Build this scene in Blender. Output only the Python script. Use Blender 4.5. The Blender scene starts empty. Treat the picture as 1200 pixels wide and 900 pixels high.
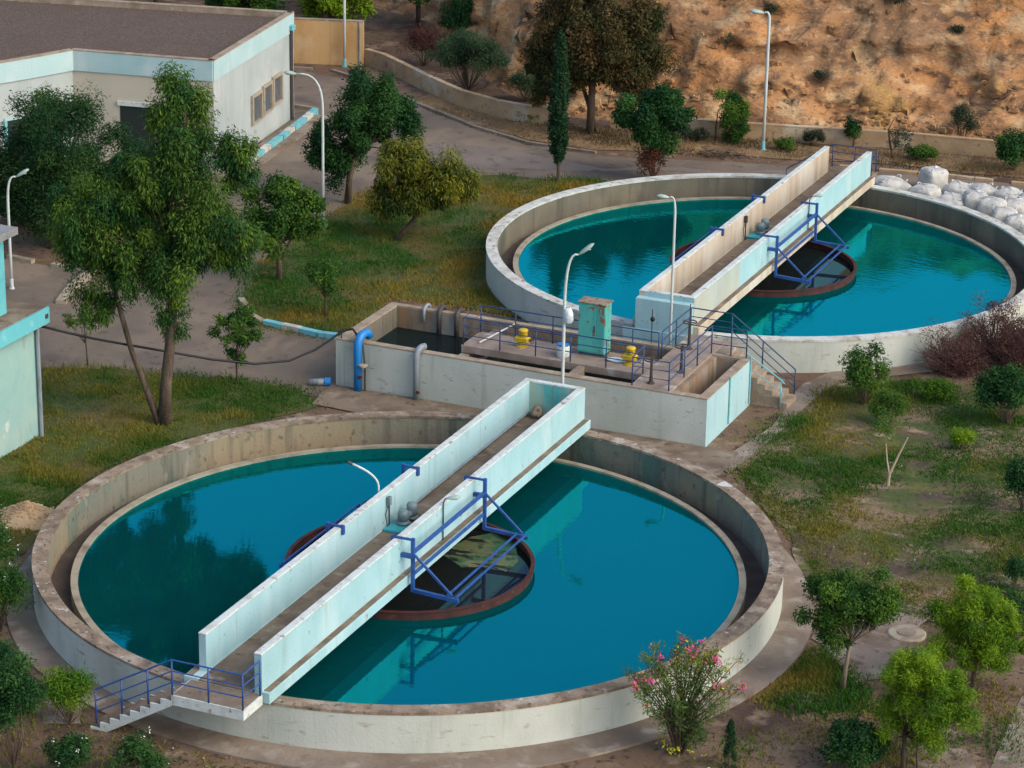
import bpy, math, random
import numpy as np
from mathutils import Vector, Matrix
# ------------------------------------------------------------------ camera, sky, sun, exposure
SC = bpy.context.scene
COL = SC.collection
cam_d = bpy.data.cameras.new('camera'); cam = bpy.data.objects.new('camera', cam_d); COL.objects.link(cam)
cam_d.sensor_width = 36.0; cam_d.lens = 3255.9 / 1200 * 36.0
cam_d.clip_start = 1.0; cam_d.clip_end = 4000.0
_F = Vector((-0.3696, 0.8633, -0.3437)).normalized(); _R = Vector((0.9173, 0.3979, 0.0176))
_R = (_R - _F * _R.dot(_F)).normalized(); _U = _R.cross(_F)
cam.matrix_world = Matrix(((_R.x, _U.x, -_F.x, 32.341), (_R.y, _U.y, -_F.y, -68.12), (_R.z, _U.z, -_F.z, 33.869), (0, 0, 0, 1)))
SC.camera = cam
SUN_EL, SUN_AZ = math.radians(38), math.radians(98)      # azimuth clockwise from +Y
w = bpy.data.worlds.new('World'); SC.world = w; w.use_nodes = True
wt = w.node_tree; bg = wt.nodes['Background']
sky = wt.nodes.new('ShaderNodeTexSky'); sky.sky_type = 'NISHITA'; sky.sun_disc = False
sky.sun_elevation = SUN_EL; sky.sun_rotation = SUN_AZ; sky.air_density = 1.0; sky.dust_density = 3.0; sky.ozone_density = 1.2
wt.links.new(sky.outputs[0], bg.inputs[0]); bg.inputs[1].default_value = 0.15
sun_d = bpy.data.lights.new('sun', 'SUN'); sun_d.energy = 0.7; sun_d.angle = math.radians(48); sun_d.color = (1, .93, .80)
sun = bpy.data.objects.new('sun', sun_d); COL.objects.link(sun)
_sd = Vector((math.sin(SUN_AZ) * math.cos(SUN_EL), math.cos(SUN_AZ) * math.cos(SUN_EL), math.sin(SUN_EL)))
sun.rotation_euler = _sd.to_track_quat('Z', 'Y').to_euler()
SC.view_settings.view_transform = 'Standard'; SC.view_settings.look = 'None'
SC.view_settings.exposure = 0.77; SC.view_settings.gamma = 1.0; SC.view_settings.use_curve_mapping = False
try: SC.cycles.max_bounces = 6; SC.cycles.transparent_max_bounces = 8
except Exception: pass

# ------------------------------------------------------------------ materials
MATS = {}
def mat(name, col, rough=.85, layers=(), bump=None, metal=0.0, spec=.3, trans=0.0):
    """layers: (colour, noise scale, (sx,sy,sz), lo, hi[, detail[, opacity]]); bump: (scale, strength[, (sx,sy,sz)])"""
    m = bpy.data.materials.new(name); m.use_nodes = True; MATS[name] = m
    nt = m.node_tree; N = nt.nodes; L = nt.links; p = N['Principled BSDF']
    p.inputs['Roughness'].default_value = rough; p.inputs['Metallic'].default_value = metal
    p.inputs['Specular IOR Level'].default_value = spec
    tc = N.new('ShaderNodeTexCoord')
    prev = N.new('ShaderNodeRGB'); prev.outputs[0].default_value = (*col, 1); out = prev.outputs[0]
    for i, ly in enumerate(layers):
        c, sc, vs, lo, hi = ly[:5]; det = ly[5] if len(ly) > 5 else 5; op = ly[6] if len(ly) > 6 else 1
        mp = N.new('ShaderNodeMapping'); mp.inputs['Scale'].default_value = vs; mp.inputs['Location'].default_value = (i * 7.3, i * 3.1, i * 5.7)
        L.new(tc.outputs['Object'], mp.inputs[0])
        no = N.new('ShaderNodeTexNoise'); no.inputs['Scale'].default_value = sc; no.inputs['Detail'].default_value = det
        L.new(mp.outputs[0], no.inputs['Vector'])
        mr = N.new('ShaderNodeMapRange'); mr.inputs[1].default_value = lo; mr.inputs[2].default_value = hi; mr.inputs[4].default_value = op
        L.new(no.outputs[0], mr.inputs[0])
        mx = N.new('ShaderNodeMix'); mx.data_type = 'RGBA'; mx.inputs[7].default_value = (*c, 1)
        L.new(mr.outputs[0], mx.inputs[0]); L.new(out, mx.inputs[6]); out = mx.outputs[2]
    L.new(out, p.inputs['Base Color'])
    if bump:
        mp = N.new('ShaderNodeMapping'); mp.inputs['Scale'].default_value = bump[2] if len(bump) > 2 else (1, 1, 1)
        L.new(tc.outputs['Object'], mp.inputs[0])
        no = N.new('ShaderNodeTexNoise'); no.inputs['Scale'].default_value = bump[0]; no.inputs['Detail'].default_value = 6
        L.new(mp.outputs[0], no.inputs['Vector'])
        b = N.new('ShaderNodeBump'); b.inputs['Strength'].default_value = bump[1]; b.inputs['Distance'].default_value = bump[3] if len(bump) > 3 else .05
        L.new(no.outputs[0], b.inputs['Height']); L.new(b.outputs[0], p.inputs['Normal'])
    return m
def leafmat(name, a, b, rough=.75, spec=.15, trans=.25):
    m = bpy.data.materials.new(name); m.use_nodes = True; MATS[name] = m
    nt = m.node_tree; N = nt.nodes; L = nt.links; p = N['Principled BSDF']
    p.inputs['Roughness'].default_value = rough; p.inputs['Specular IOR Level'].default_value = spec
    at = N.new('ShaderNodeAttribute'); at.attribute_name = 'tone'
    mx = N.new('ShaderNodeMix'); mx.data_type = 'RGBA'; mx.inputs[6].default_value = (*a, 1); mx.inputs[7].default_value = (*b, 1)
    L.new(at.outputs['Fac'], mx.inputs[0]); L.new(mx.outputs[2], p.inputs['Base Color'])
    if trans:
        t = N.new('ShaderNodeBsdfTranslucent'); L.new(mx.outputs[2], t.inputs[0])
        ms = N.new('ShaderNodeMixShader'); ms.inputs[0].default_value = trans
        L.new(p.outputs[0], ms.inputs[1]); L.new(t.outputs[0], ms.inputs[2]); L.new(ms.outputs[0], N['Material Output'].inputs[0])
    return m
STK = (2.2, 2.2, .16)
whitewall = mat('white_wall_paint', (.49, .52, .455), .8, [((.40, .44, .385), .7, (1, 1, .5), .42, .7), ((.55, .575, .52), .5, (1, 1, 1), .5, .7), ((.31, .32, .265), 1.6, STK, .58, .80, 6, .65), ((.31, .26, .195), 2.2, (1, 1, 3), .62, .74, 6, .7), ((.24, .20, .15), 7, (1, 1, 1), .70, .76, 6, .5)], (14, .2))
bluewhite = mat('pale_blue_white_paint', (.34, .53, .56), .75, [((.27, .46, .48), .7, (1, 1, .5), .45, .7), ((.44, .58, .59), .8, (1, 1, .4), .52, .72), ((.22, .29, .27), 2.4, STK, .60, .82, 6, .65), ((.20, .18, .15), 4, (1, 1, 1), .66, .74, 6, .8), ((.24, .20, .15), .8, (1, 1, .3), .66, .76, 6, .5)], (14, .2))
beigewhite = mat('beige_aged_paint', (.52, .44, .33), .8, [((.40, .33, .25), 1.2, STK, .42, .7), ((.58, .54, .46), .6, (1, 1, .5), .5, .7), ((.27, .21, .15), 2.2, STK, .62, .8, 6, .7)], (14, .25))
cap_white = mat('white_cap_paint', (.56, .61, .58), .75, [((.42, .44, .40), 2.4, (1, 1, 1), .48, .70), ((.26, .22, .17), 5, (1, 1, 1), .60, .70)], (20, .3))
innerwall = mat('stained_inner_concrete', (.165, .145, .105), .85, [((.10, .095, .075), .8, (1.4, 1.4, .4), .4, .68), ((.21, .175, .12), .5, (1, 1, 1), .48, .7), ((.06, .055, .045), 1.6, STK, .55, .8, 6, .85)], (10, .35))
innergreen = mat('green_stained_inner_concrete', (.185, .175, .135), .85, [((.085, .145, .12), .55, (1, 1, .6), .50, .64), ((.27, .215, .135), .15, (1, 1, 1), .46, .56), ((.07, .07, .058), 1.6, STK, .52, .76, 6, .85), ((.27, .26, .22), 1.4, (1.2, 1.2, .6), .62, .74), ((.055, .055, .045), 3.5, (1, 1, 1), .60, .72, 6, .7)], (10, .35))
weir_c = mat('weir_concrete', (.34, .29, .21), .85, [((.20, .16, .11), 1.8, (1, 1, 1), .45, .7)], (12, .3))
coping_brown = mat('worn_coping', (.285, .215, .150), .9, [((.165, .12, .082), 2.2, (1, 1, 1), .42, .64), ((.39, .33, .26), 1.1, (1, 1, 1), .54, .68), ((.08, .06, .045), 6, (1, 1, 1), .56, .72), ((.46, .44, .39), 5, (1, 1, 1), .64, .70), ((.52, .52, .48), .55, (1, 1, 1), .69, .70, 2)], (12, .6))
coping_white = mat('white_coping', (.55, .56, .51), .85, [((.40, .38, .32), 2.2, (1, 1, 1), .45, .66), ((.23, .185, .14), 4, (1, 1, 1), .58, .70)], (12, .5))
concrete = mat('apron_concrete', (.25, .20, .155), .9, [((.17, .13, .095), .6, (1, 1, 1), .42, .64), ((.32, .28, .23), 1.6, (1, 1, 1), .54, .72), ((.12, .088, .06), .45, (1, 1, 1), .54, .70, 6, .85), ((.20, .13, .085), 2.4, (1, 1, 1), .58, .74)], (9, .5))
padm = mat('dusty_pad', (.235, .18, .14), .92, [((.15, .105, .075), .7, (1, 1, 1), .44, .62), ((.29, .235, .19), 1.4, (1, 1, 1), .54, .70), ((.10, .07, .05), 2.6, (1, 1, 1), .58, .72)], (9, .6))
deckc = mat('walkway_concrete', (.20, .152, .108), .9, [((.13, .095, .068), 1.0, (1, 1, 1), .42, .64), ((.27, .22, .16), 2.0, (1, 1, 1), .54, .72), ((.10, .075, .055), 4, (1, 1, 1), .6, .72)], (10, .4))
basin_top = mat('basin_tan_concrete', (.33, .26, .185), .9, [((.22, .165, .115), 1.6, (1, 1, 1), .42, .7), ((.40, .34, .26), 3.2, (1, 1, 1), .54, .74)], (12, .4))
basin_in = mat('basin_rusty_inner', (.27, .20, .135), .9, [((.33, .17, .08), .9, STK, .52, .72), ((.14, .11, .08), 1.4, STK, .45, .72), ((.33, .31, .26), .7, (1, 1, .5), .56, .7)], (10, .4))
slabc = mat('slab_concrete', (.30, .235, .19), .9, [((.21, .16, .125), 1.5, (1, 1, 1), .42, .68), ((.40, .37, .33), 1.1, (1, 1, 1), .58, .68), ((.36, .19, .07), .9, (1, 1, 1), .64, .74)], (10, .4))
bluemetal = mat('blue_paint_metal', (.022, .085, .30), .5, [((.012, .045, .17), 6, (1, 1, 1), .45, .7), ((.10, .06, .05), 14, (1, 1, 1), .66, .74)], spec=.5)
navy = mat('dark_blue_rail_paint', (.014, .045, .125), .55, [((.025, .075, .19), 5, (1, 1, 1), .45, .7), ((.09, .055, .05), 12, (1, 1, 1), .64, .74)], spec=.5)
pipeblue = mat('bright_blue_pipe', (.01, .19, .52), .45, [((.02, .13, .33), 4, (1, 1, .5), .55, .75)], spec=.5)
greypipe = mat('grey_pipe', (.23, .27, .30), .55, [((.15, .16, .16), 4, (1, 1, .4), .5, .7)], spec=.5)
cyanpaint = mat('cyan_paint', (.16, .46, .50), .6, [((.10, .34, .38), 3, (1, 1, 1), .5, .7), ((.30, .45, .43), 5, (1, 1, 1), .58, .7)], spec=.4)
rust = mat('rust_red_steel', (.075, .022, .018), .75, [((.035, .014, .012), 2.5, (1, 1, 1), .45, .7), ((.14, .055, .038), 4, (1, 1, 1), .6, .76)], (12, .3))
darkiron = mat('dark_iron', (.045, .042, .04), .6, [((.11, .065, .045), 6, (1, 1, 1), .55, .72)], spec=.5)
black = mat('black_rubber', (.012, .012, .014), .5)
asphalt = mat('asphalt', (.158, .124, .092), .92, [((.215, .167, .122), .16, (1, 1, 1), .42, .62), ((.112, .092, .074), .35, (1, 1, 1), .48, .68), ((.25, .18, .12), 1.0, (1, .5, 1), .58, .76, 8, .8), ((.08, .066, .054), 2.2, (1, 1, 1), .60, .76), ((.055, .047, .04), .6, (1, 1, 1), .66, .76)], (16, .6))
asphalt2 = mat('bluish_asphalt_patch', (.175, .145, .122), .92, [((.22, .175, .14), .4, (1, 1, 1), .45, .7), ((.12, .098, .085), 2, (1, 1, 1), .56, .72)], (16, .4))
soil = mat('soil', (.135, .084, .052), .95, [((.185, .125, .082), .3, (1, 1, 1), .45, .62), ((.072, .044, .031), .6, (1, 1, 1), .50, .66), ((.25, .18, .12), 1.0, (1, 1, 1), .58, .72), ((.05, .034, .025), 4, (1, 1, 1), .56, .70), ((.11, .095, .03), .9, (1, 1, 1), .62, .72)], (8, .9))
lawn = mat('lawn_soil', (.065, .080, .020), .95, [((.125, .088, .028), .28, (1, 1, 1), .46, .58), ((.04, .075, .016), .42, (1, 1, 1), .52, .62), ((.11, .105, .022), 1.0, (1, 1, 1), .56, .70), ((.085, .055, .028), .8, (1, 1, 1), .62, .72), ((.03, .038, .013), 4, (1, 1, 1), .55, .72)], (7, .9))
field = mat('patchy_field', (.12, .085, .050), .95, [((.062, .085, .022), .5, (1, 1, 1), .40, .54), ((.12, .12, .03), 1.1, (1, 1, 1), .54, .68), ((.21, .145, .09), .32, (1, 1.6, 1), .50, .60), ((.28, .21, .145), .8, (1, 1.7, 1), .59, .68), ((.075, .05, .042), .5, (1, 1, 1), .60, .68), ((.05, .04, .022), 4, (1, 1, 1), .54, .70)], (7, 1.0))
verge = mat('dry_verge', (.23, .145, .07), .95, [((.14, .085, .046), .7, (1, 1, 1), .42, .64), ((.31, .205, .105), 1.4, (1, 1, 1), .54, .70), ((.08, .065, .03), 2.4, (1, 1, 1), .58, .70)], (7, .8))
yplaster = mat('yellow_plaster', (.58, .36, .155), .88, [((.46, .265, .105), .8, (1, 1, .5), .44, .68), ((.62, .45, .25), .6, (1, 1, 1), .52, .7), ((.28, .17, .09), 2, STK, .62, .8, 6, .7)], (12, .3))
lowwallm = mat('low_wall_plaster', (.42, .29, .16), .9, [((.30, .20, .115), .9, (1, 1, 1.4), .42, .7), ((.50, .42, .30), .5, (1, 1, 1.2), .52, .66), ((.27, .36, .29), .8, (1, 1, 1.5), .64, .72), ((.15, .10, .07), 3, (1, 1, 1), .6, .74)], (10, .4))
bwall = mat('building_wall_paint', (.40, .45, .44), .8, [((.33, .39, .375), .7, (1, 1, .5), .42, .7), ((.46, .49, .47), .4, (1, 1, 1), .5, .7), ((.27, .28, .25), 1.6, STK, .60, .78, 6, .7), ((.25, .22, .18), 1.2, (1, 1, 1.5), .66, .74, 6, .6)], (14, .2))
bwarm = mat('building_front_paint', (.50, .46, .36), .8, [((.43, .41, .33), .7, (1, 1, .5), .42, .7), ((.38, .32, .24), 1.5, STK, .62, .8, 6, .6)], (14, .2))
fascia = mat('turquoise_fascia', (.38, .54, .545), .75, [((.31, .49, .49), .5, (1, 1, 1), .45, .66), ((.46, .58, .575), .7, (1, 1, 1), .5, .7), ((.30, .37, .34), 1.2, STK, .62, .8, 6, .6)], (14, .2))
gravel = mat('roof_gravel', (.125, .088, .064), .95, [((.08, .056, .042), 9, (1, 1, 1), .42, .6), ((.19, .14, .105), 14, (1, 1, 1), .55, .68), ((.095, .068, .05), .6, (1, 1, 1), .5, .7, 5, .6)], (22, .9))
tealwall = mat('tower_teal_paint', (.26, .42, .39), .82, [((.34, .45, .40), .7, (1, 1, .8), .45, .62), ((.17, .36, .33), .9, (1, 1, .7), .5, .68), ((.24, .24, .18), 1.6, (1, 1, .5), .62, .76, 6, .7), ((.46, .55, .52), 1.6, (1, 1, .7), .66, .72)], (14, .2))
tealbright = mat('tower_bright_teal', (.12, .44, .49), .8, [((.09, .36, .41), .8, (1, 1, 1), .45, .7), ((.2, .5, .52), 2, (1, 1, 1), .6, .72)], (14, .2))
roofslab = mat('grey_roof_slab', (.24, .25, .25), .9, [((.17, .175, .17), 2, (1, 1, 1), .45, .7)], (12, .3))
cabpaint = mat('peeling_teal_paint', (.08, .40, .35), .6, [((.05, .30, .27), 2, STK, .45, .7), ((.17, .50, .44), 5, STK, .6, .74), ((.19, .13, .075), 5, (1, 1, .7), .585, .62), ((.13, .07, .04), 3, (1, 1, 1), .69, .73)], (12, .3))
yellowp = mat('yellow_paint', (.55, .38, .015), .5, [((.40, .24, .01), 5, (1, 1, 1), .5, .72)], spec=.5)
bagm = mat('white_woven_sack', (.47, .46, .42), .75, [((.35, .34, .30), 1.6, (1, 1, 1), .45, .7), ((.54, .53, .49), 2.5, (1, 1, 1), .52, .7), ((.17, .145, .12), 3.2, (1, 1, 1), .64, .73)], (5, .6))
plastic = mat('white_plastic', (.62, .66, .67), .5, [((.45, .52, .56), 4, (1, 1, 1), .5, .7)], (8, .5))
lamp_white = mat('lamp_post_paint', (.52, .57, .54), .6, [((.38, .42, .40), 3, (1, 1, .3), .5, .72), ((.25, .18, .12), 6, (1, 1, .5), .66, .76)], spec=.4)
lamphead = mat('lamp_head_paint', (.33, .42, .37), .55, [((.24, .31, .27), 5, (1, 1, 1), .5, .7)], spec=.4)
lens_m = mat('lamp_lens', (.55, .60, .55), .3, spec=.5)
glass = mat('window_glass', (.085, .105, .125), .2, [((.13, .14, .145), 1.5, (1, 1, 1), .5, .7), ((.15, .09, .06), 2, (1, 1, 1.4), .64, .74)], spec=.6)
framem = mat('beige_frame', (.36, .31, .23), .8, [((.28, .23, .165), 4, (1, 1, 1), .5, .7)])
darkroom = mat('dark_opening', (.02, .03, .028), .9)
motor_g = mat('motor_grey', (.16, .22, .23), .5, [((.10, .13, .13), 6, (1, 1, 1), .5, .7)], spec=.5)
tealplate = mat('teal_plate', (.04, .33, .38), .55, [((.03, .24, .28), 4, (1, 1, 1), .5, .7)], spec=.4)
bark = mat('bark_brown', (.105, .075, .052), .95, [((.06, .043, .032), 3, (3, 3, .5), .42, .66), ((.17, .13, .095), 2, (2, 2, .5), .55, .75)], (14, .8))
barkpale = mat('bark_pale', (.26, .21, .15), .95, [((.16, .125, .09), 3, (3, 3, .5), .42, .68)], (14, .6))
twigred = mat('dry_red_twig', (.115, .058, .048), .95)
twigpale = mat('bare_pale_branch', (.42, .33, .24), .95)
mud = mat('basin_mud', (.075, .055, .042), .9, [((.11, .085, .065), 1.6, (1, 1, 1), .45, .7)], (6, .5))
def water_mat(name, body, tint, ior, wave, wscale):
    m = bpy.data.materials.new(name); m.use_nodes = True; nt = m.node_tree; N = nt.nodes; L = nt.links
    N.remove(N['Principled BSDF'])
    d = N.new('ShaderNodeBsdfDiffuse'); d.inputs[0].default_value = (*body, 1)
    g = N.new('ShaderNodeBsdfGlossy'); g.inputs['Color'].default_value = (*tint, 1); g.inputs['Roughness'].default_value = .015
    fr = N.new('ShaderNodeFresnel'); fr.inputs[0].default_value = ior
    tc = N.new('ShaderNodeTexCoord'); mp = N.new('ShaderNodeMapping'); mp.inputs['Scale'].default_value = (1.0, 2.2, 1); mp.inputs['Rotation'].default_value = (0, 0, .4)
    no = N.new('ShaderNodeTexNoise'); no.inputs['Scale'].default_value = wscale; no.inputs['Detail'].default_value = 3
    no2 = N.new('ShaderNodeTexNoise'); no2.inputs['Scale'].default_value = .22; no2.inputs['Detail'].default_value = 2
    mr = N.new('ShaderNodeMapRange'); mr.inputs[1].default_value = .35; mr.inputs[2].default_value = .7; mr.inputs[3].default_value = .15; mr.inputs[4].default_value = 1.0
    mu = N.new('ShaderNodeMath'); mu.operation = 'MULTIPLY'
    b = N.new('ShaderNodeBump'); b.inputs['Strength'].default_value = wave; b.inputs['Distance'].default_value = .02
    L.new(tc.outputs['Object'], mp.inputs[0]); L.new(mp.outputs[0], no.inputs['Vector']); L.new(tc.outputs['Object'], no2.inputs['Vector'])
    L.new(no2.outputs[0], mr.inputs[0]); L.new(no.outputs[0], mu.inputs[0]); L.new(mr.outputs[0], mu.inputs[1]); L.new(mu.outputs[0], b.inputs['Height'])
    L.new(b.outputs[0], g.inputs['Normal']); L.new(b.outputs[0], fr.inputs['Normal'])
    ms = N.new('ShaderNodeMixShader'); L.new(fr.outputs[0], ms.inputs[0]); L.new(d.outputs[0], ms.inputs[1]); L.new(g.outputs[0], ms.inputs[2])
    L.new(ms.outputs[0], N['Material Output'].inputs[0]); return m
water_near = water_mat('teal_water', (.001, .052, .056), (.015, .82, .95), 2.85, .18, 3.0)
water_far = water_mat('bright_teal_water', (.001, .056, .056), (.015, .88, .97), 3.6, .42, 2.2)
water_dark = water_mat('dark_water', (.012, .016, .016), (.30, .55, .62), 1.4, .10, 3.0)
water_ring = water_mat('murky_ring_water', (.012, .014, .014), (.30, .60, .75), 1.45, .06, 3.0)
scum = mat('scum', (.03, .11, .05), .6, [((.12, .14, .06), .45, (1, 1, 1), .50, .60), ((.21, .20, .10), .6, (1, 1, 1), .54, .64), ((.012, .016, .014), 1.3, (.7, 2, 1), .53, .60), ((.02, .06, .035), 3, (1, 1, 1), .56, .66)], (5, .3))
L_euc = leafmat('leaf_eucalyptus', (.015, .070, .021), (.130, .215, .022))
L_dark = leafmat('leaf_dark_green', (.009, .045, .016), (.050, .135, .026))
L_mid = leafmat('leaf_mid_green', (.018, .070, .015), (.100, .190, .022))
L_round = leafmat('leaf_deep_green', (.010, .045, .016), (.050, .115, .024))
L_olive = leafmat('leaf_olive', (.030, .062, .014), (.19, .19, .018))
L_bright = leafmat('leaf_bright_green', (.042, .125, .010), (.200, .320, .014))
L_brown = leafmat('leaf_brown_green', (.030, .048, .016), (.135, .088, .034))
L_rusty = leafmat('leaf_rusty', (.06, .024, .014), (.15, .055, .03))
L_cyp = leafmat('leaf_cypress', (.010, .038, .015), (.028, .072, .024), trans=.1)
L_pink = leafmat('leaf_oleander', (.035, .090, .024), (.16, .21, .040))
L_redhedge = leafmat('leaf_dead_hedge', (.07, .028, .022), (.13, .065, .05), trans=.1)
L_grey = leafmat('leaf_grey_green', (.028, .048, .030), (.075, .085, .045))
L_feather = leafmat('leaf_feathery', (.025, .062, .035), (.095, .155, .060))
F_pink = mat('petal_pink', (.60, .07, .22), .6)
F_white = mat('petal_white', (.70, .74, .68), .6)
F_yel = mat('petal_yellow', (.55, .52, .03), .6)
F_orange = mat('petal_orange', (.55, .17, .06), .6)
G_lawn = leafmat('grass_blade_mixed', (.036, .115, .014), (.27, .195, .032), trans=.25)
G_field = leafmat('grass_blade_green', (.045, .120, .014), (.20, .18, .028), trans=.25)
G_dry = leafmat('grass_blade_dry', (.09, .07, .03), (.26, .18, .085), trans=.2)
cliff_m = mat('cliff_earth', (.39, .205, .088), .95, [((.47, .22, .08), .10, (1, 1, 1), .46, .58), ((.25, .14, .07), .20, (1, 1, 1.4), .46, .62), ((.48, .32, .165), .6, (1, 1, 2.4), .52, .66), ((.39, .24, .07), .22, (1, 1, 1), .60, .70), ((.13, .075, .042), .9, (1, 1, 2.4), .52, .68), ((.47, .35, .23), 4, (1, 1, 2), .60, .70, 8, .6), ((.13, .078, .05), 5, (1, 1, 2), .56, .68, 8, .7)], (2.4, 1.0, (1, 1, 1.8), .14))

# ------------------------------------------------------------------ mesh helpers
class MB:
    def __init__(s): s.v = []; s.f = []
    def add(s, vs, fs):
        o = len(s.v); s.v += [tuple(p) for p in vs]; s.f += [tuple(i + o for i in f) for f in fs]; return s
    def box(s, x0, x1, y0, y1, z0, z1, bev=0.0):
        if bev <= 0:
            return s.add([(x0, y0, z0), (x1, y0, z0), (x1, y1, z0), (x0, y1, z0), (x0, y0, z1), (x1, y0, z1), (x1, y1, z1), (x0, y1, z1)],
                         [(3, 2, 1, 0), (4, 5, 6, 7), (0, 1, 5, 4), (1, 2, 6, 5), (2, 3, 7, 6), (3, 0, 4, 7)])
        b = bev
        rings = [(z0, b), (z0 + b, 0), (z1 - b, 0), (z1, b)]
        vs = []
        for z, i in rings:
            xa, xb, ya, yb = x0 + i, x1 - i, y0 + i, y1 - i
            vs += [(xa + b, ya, z), (xb - b, ya, z), (xb, ya + b, z), (xb, yb - b, z), (xb - b, yb, z), (xa + b, yb, z), (xa, yb - b, z), (xa, ya + b, z)]
        fs = [tuple(range(7, -1, -1)), tuple(range(24, 32))]
        for r in range(3):
            for k in range(8): fs.append((r * 8 + k, r * 8 + (k + 1) % 8, r * 8 + 8 + (k + 1) % 8, r * 8 + 8 + k))
        return s.add(vs, fs)
    def prism(s, poly, z0, z1):
        n = len(poly); a = sum(poly[i][0] * poly[(i + 1) % n][1] - poly[(i + 1) % n][0] * poly[i][1] for i in range(n))
        if a < 0: poly = poly[::-1]
        vs = [(p[0], p[1], z0) for p in poly] + [(p[0], p[1], z1) for p in poly]
        return s.add(vs, [tuple(range(n - 1, -1, -1)), tuple(range(n, 2 * n))] + [(i, (i + 1) % n, n + (i + 1) % n, n + i) for i in range(n)])
    def side_prism(s, prof, y0, y1):          # profile in x,z extruded along y
        n = len(prof); vs = [(p[0], y0, p[1]) for p in prof] + [(p[0], y1, p[1]) for p in prof]
        return s.add(vs, [tuple(range(n)), tuple(range(2 * n - 1, n - 1, -1))] + [(i, n + i, n + (i + 1) % n, (i + 1) % n) for i in range(n)])
    def tube(s, pts, r, n=8, cap=True):
        P = [Vector(p) for p in pts]; rs = r if isinstance(r, (list, tuple)) else [r] * len(P)
        vs = []; last = None
        for i, p in enumerate(P):
            d = (P[min(i + 1, len(P) - 1)] - P[max(i - 1, 0)]).normalized()
            if last is None:
                a = Vector((0, 0, 1)) if abs(d.z) < .9 else Vector((1, 0, 0)); e = d.cross(a).normalized()
            else:
                e = (last - d * last.dot(d)).normalized()
            last = e; g = d.cross(e)
            for k in range(n):
                t = 2 * math.pi * k / n; vs.append(p + (e * math.cos(t) + g * math.sin(t)) * rs[i])
        fs = []
        for i in range(len(P) - 1):
            for k in range(n): fs.append((i * n + k, i * n + (k + 1) % n, (i + 1) * n + (k + 1) % n, (i + 1) * n + k))
        if cap: fs += [tuple(range(n - 1, -1, -1)), tuple(range((len(P) - 1) * n, len(P) * n))]
        return s.add(vs, fs)
    def lathe(s, prof, n=16, c=(0, 0, 0), close=False):
        vs = []; m = len(prof)
        for k in range(n):
            t = 2 * math.pi * k / n
            for r, z in prof: vs.append((c[0] + r * math.cos(t), c[1] + r * math.sin(t), c[2] + z))
        fs = []
        for k in range(n):
            k2 = (k + 1) % n
            for j in range(m if close else m - 1): fs.append((k * m + j, k2 * m + j, k2 * m + (j + 1) % m, k * m + (j + 1) % m))
        if not close:
            fs += [tuple(k * m for k in range(n - 1, -1, -1)), tuple(k * m + m - 1 for k in range(n))]
        return s.add(vs, fs)
    def disc(s, c, r0, r, z, n=128):
        if r0 <= 0: return s.add([(c[0] + r * math.cos(2 * math.pi * k / n), c[1] + r * math.sin(2 * math.pi * k / n), z) for k in range(n)], [tuple(range(n))])
        vs = [(c[0] + q * math.cos(2 * math.pi * k / n), c[1] + q * math.sin(2 * math.pi * k / n), z) for q in (r0, r) for k in range(n)]
        return s.add(vs, [(k, n + k, n + (k + 1) % n, (k + 1) % n) for k in range(n)])
    def bar(s, a, b, w, h=None):
        h = h or w; a = Vector(a); b = Vector(b); d = (b - a).normalized()
        e = d.cross(Vector((0, 0, 1)));
        if e.length < .01: e = Vector((1, 0, 0))
        e.normalize(); g = e.cross(d).normalized()
        vs = [p + e * i * w / 2 + g * j * h / 2 for p in (a, b) for i, j in ((-1, -1), (1, -1), (1, 1), (-1, 1))]
        return s.add(vs, [(3, 2, 1, 0), (4, 5, 6, 7), (0, 1, 5, 4), (1, 2, 6, 5), (2, 3, 7, 6), (3, 0, 4, 7)])
    def build(s, name, m, parent=None, smooth=False, local=False):
        off = Vector((0, 0, 0)) if (parent is None or local) else _wloc(parent)
        me = bpy.data.meshes.new(name); me.from_pydata([(p[0] - off.x, p[1] - off.y, p[2] - off.z) for p in s.v], [], s.f); me.validate(); me.update()
        if smooth: me.shade_smooth()
        me.materials.append(m); o = bpy.data.objects.new(name, me); COL.objects.link(o)
        if parent is not None: o.parent = parent
        return o
def _wloc(o):
    v = Vector(o.location)
    while o.parent is not None: o = o.parent; v += Vector(o.location)
    return v
def thing(name, label, cat, loc=(0, 0, 0), rz=0.0, group=None):
    o = bpy.data.objects.new(name, None); COL.objects.link(o); o.location = loc if len(loc) == 3 else (*loc, 0); o.rotation_euler = (0, 0, rz)
    o['label'] = label; o['category'] = cat
    if group: o['group'] = group
    o.empty_display_size = .2
    return o
def tag(o, label=None, cat=None, group=None, kind=None):
    if label: o['label'] = label
    if cat: o['category'] = cat
    if group: o['group'] = group
    if kind: o['kind'] = kind
    return o
def struct(o): o['kind'] = 'structure'; return o
def copy_tree(o, parent=None):
    c = o.copy(); COL.objects.link(c); c.parent = parent
    for ch in list(o.children): copy_tree(ch, c)
    return c
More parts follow.
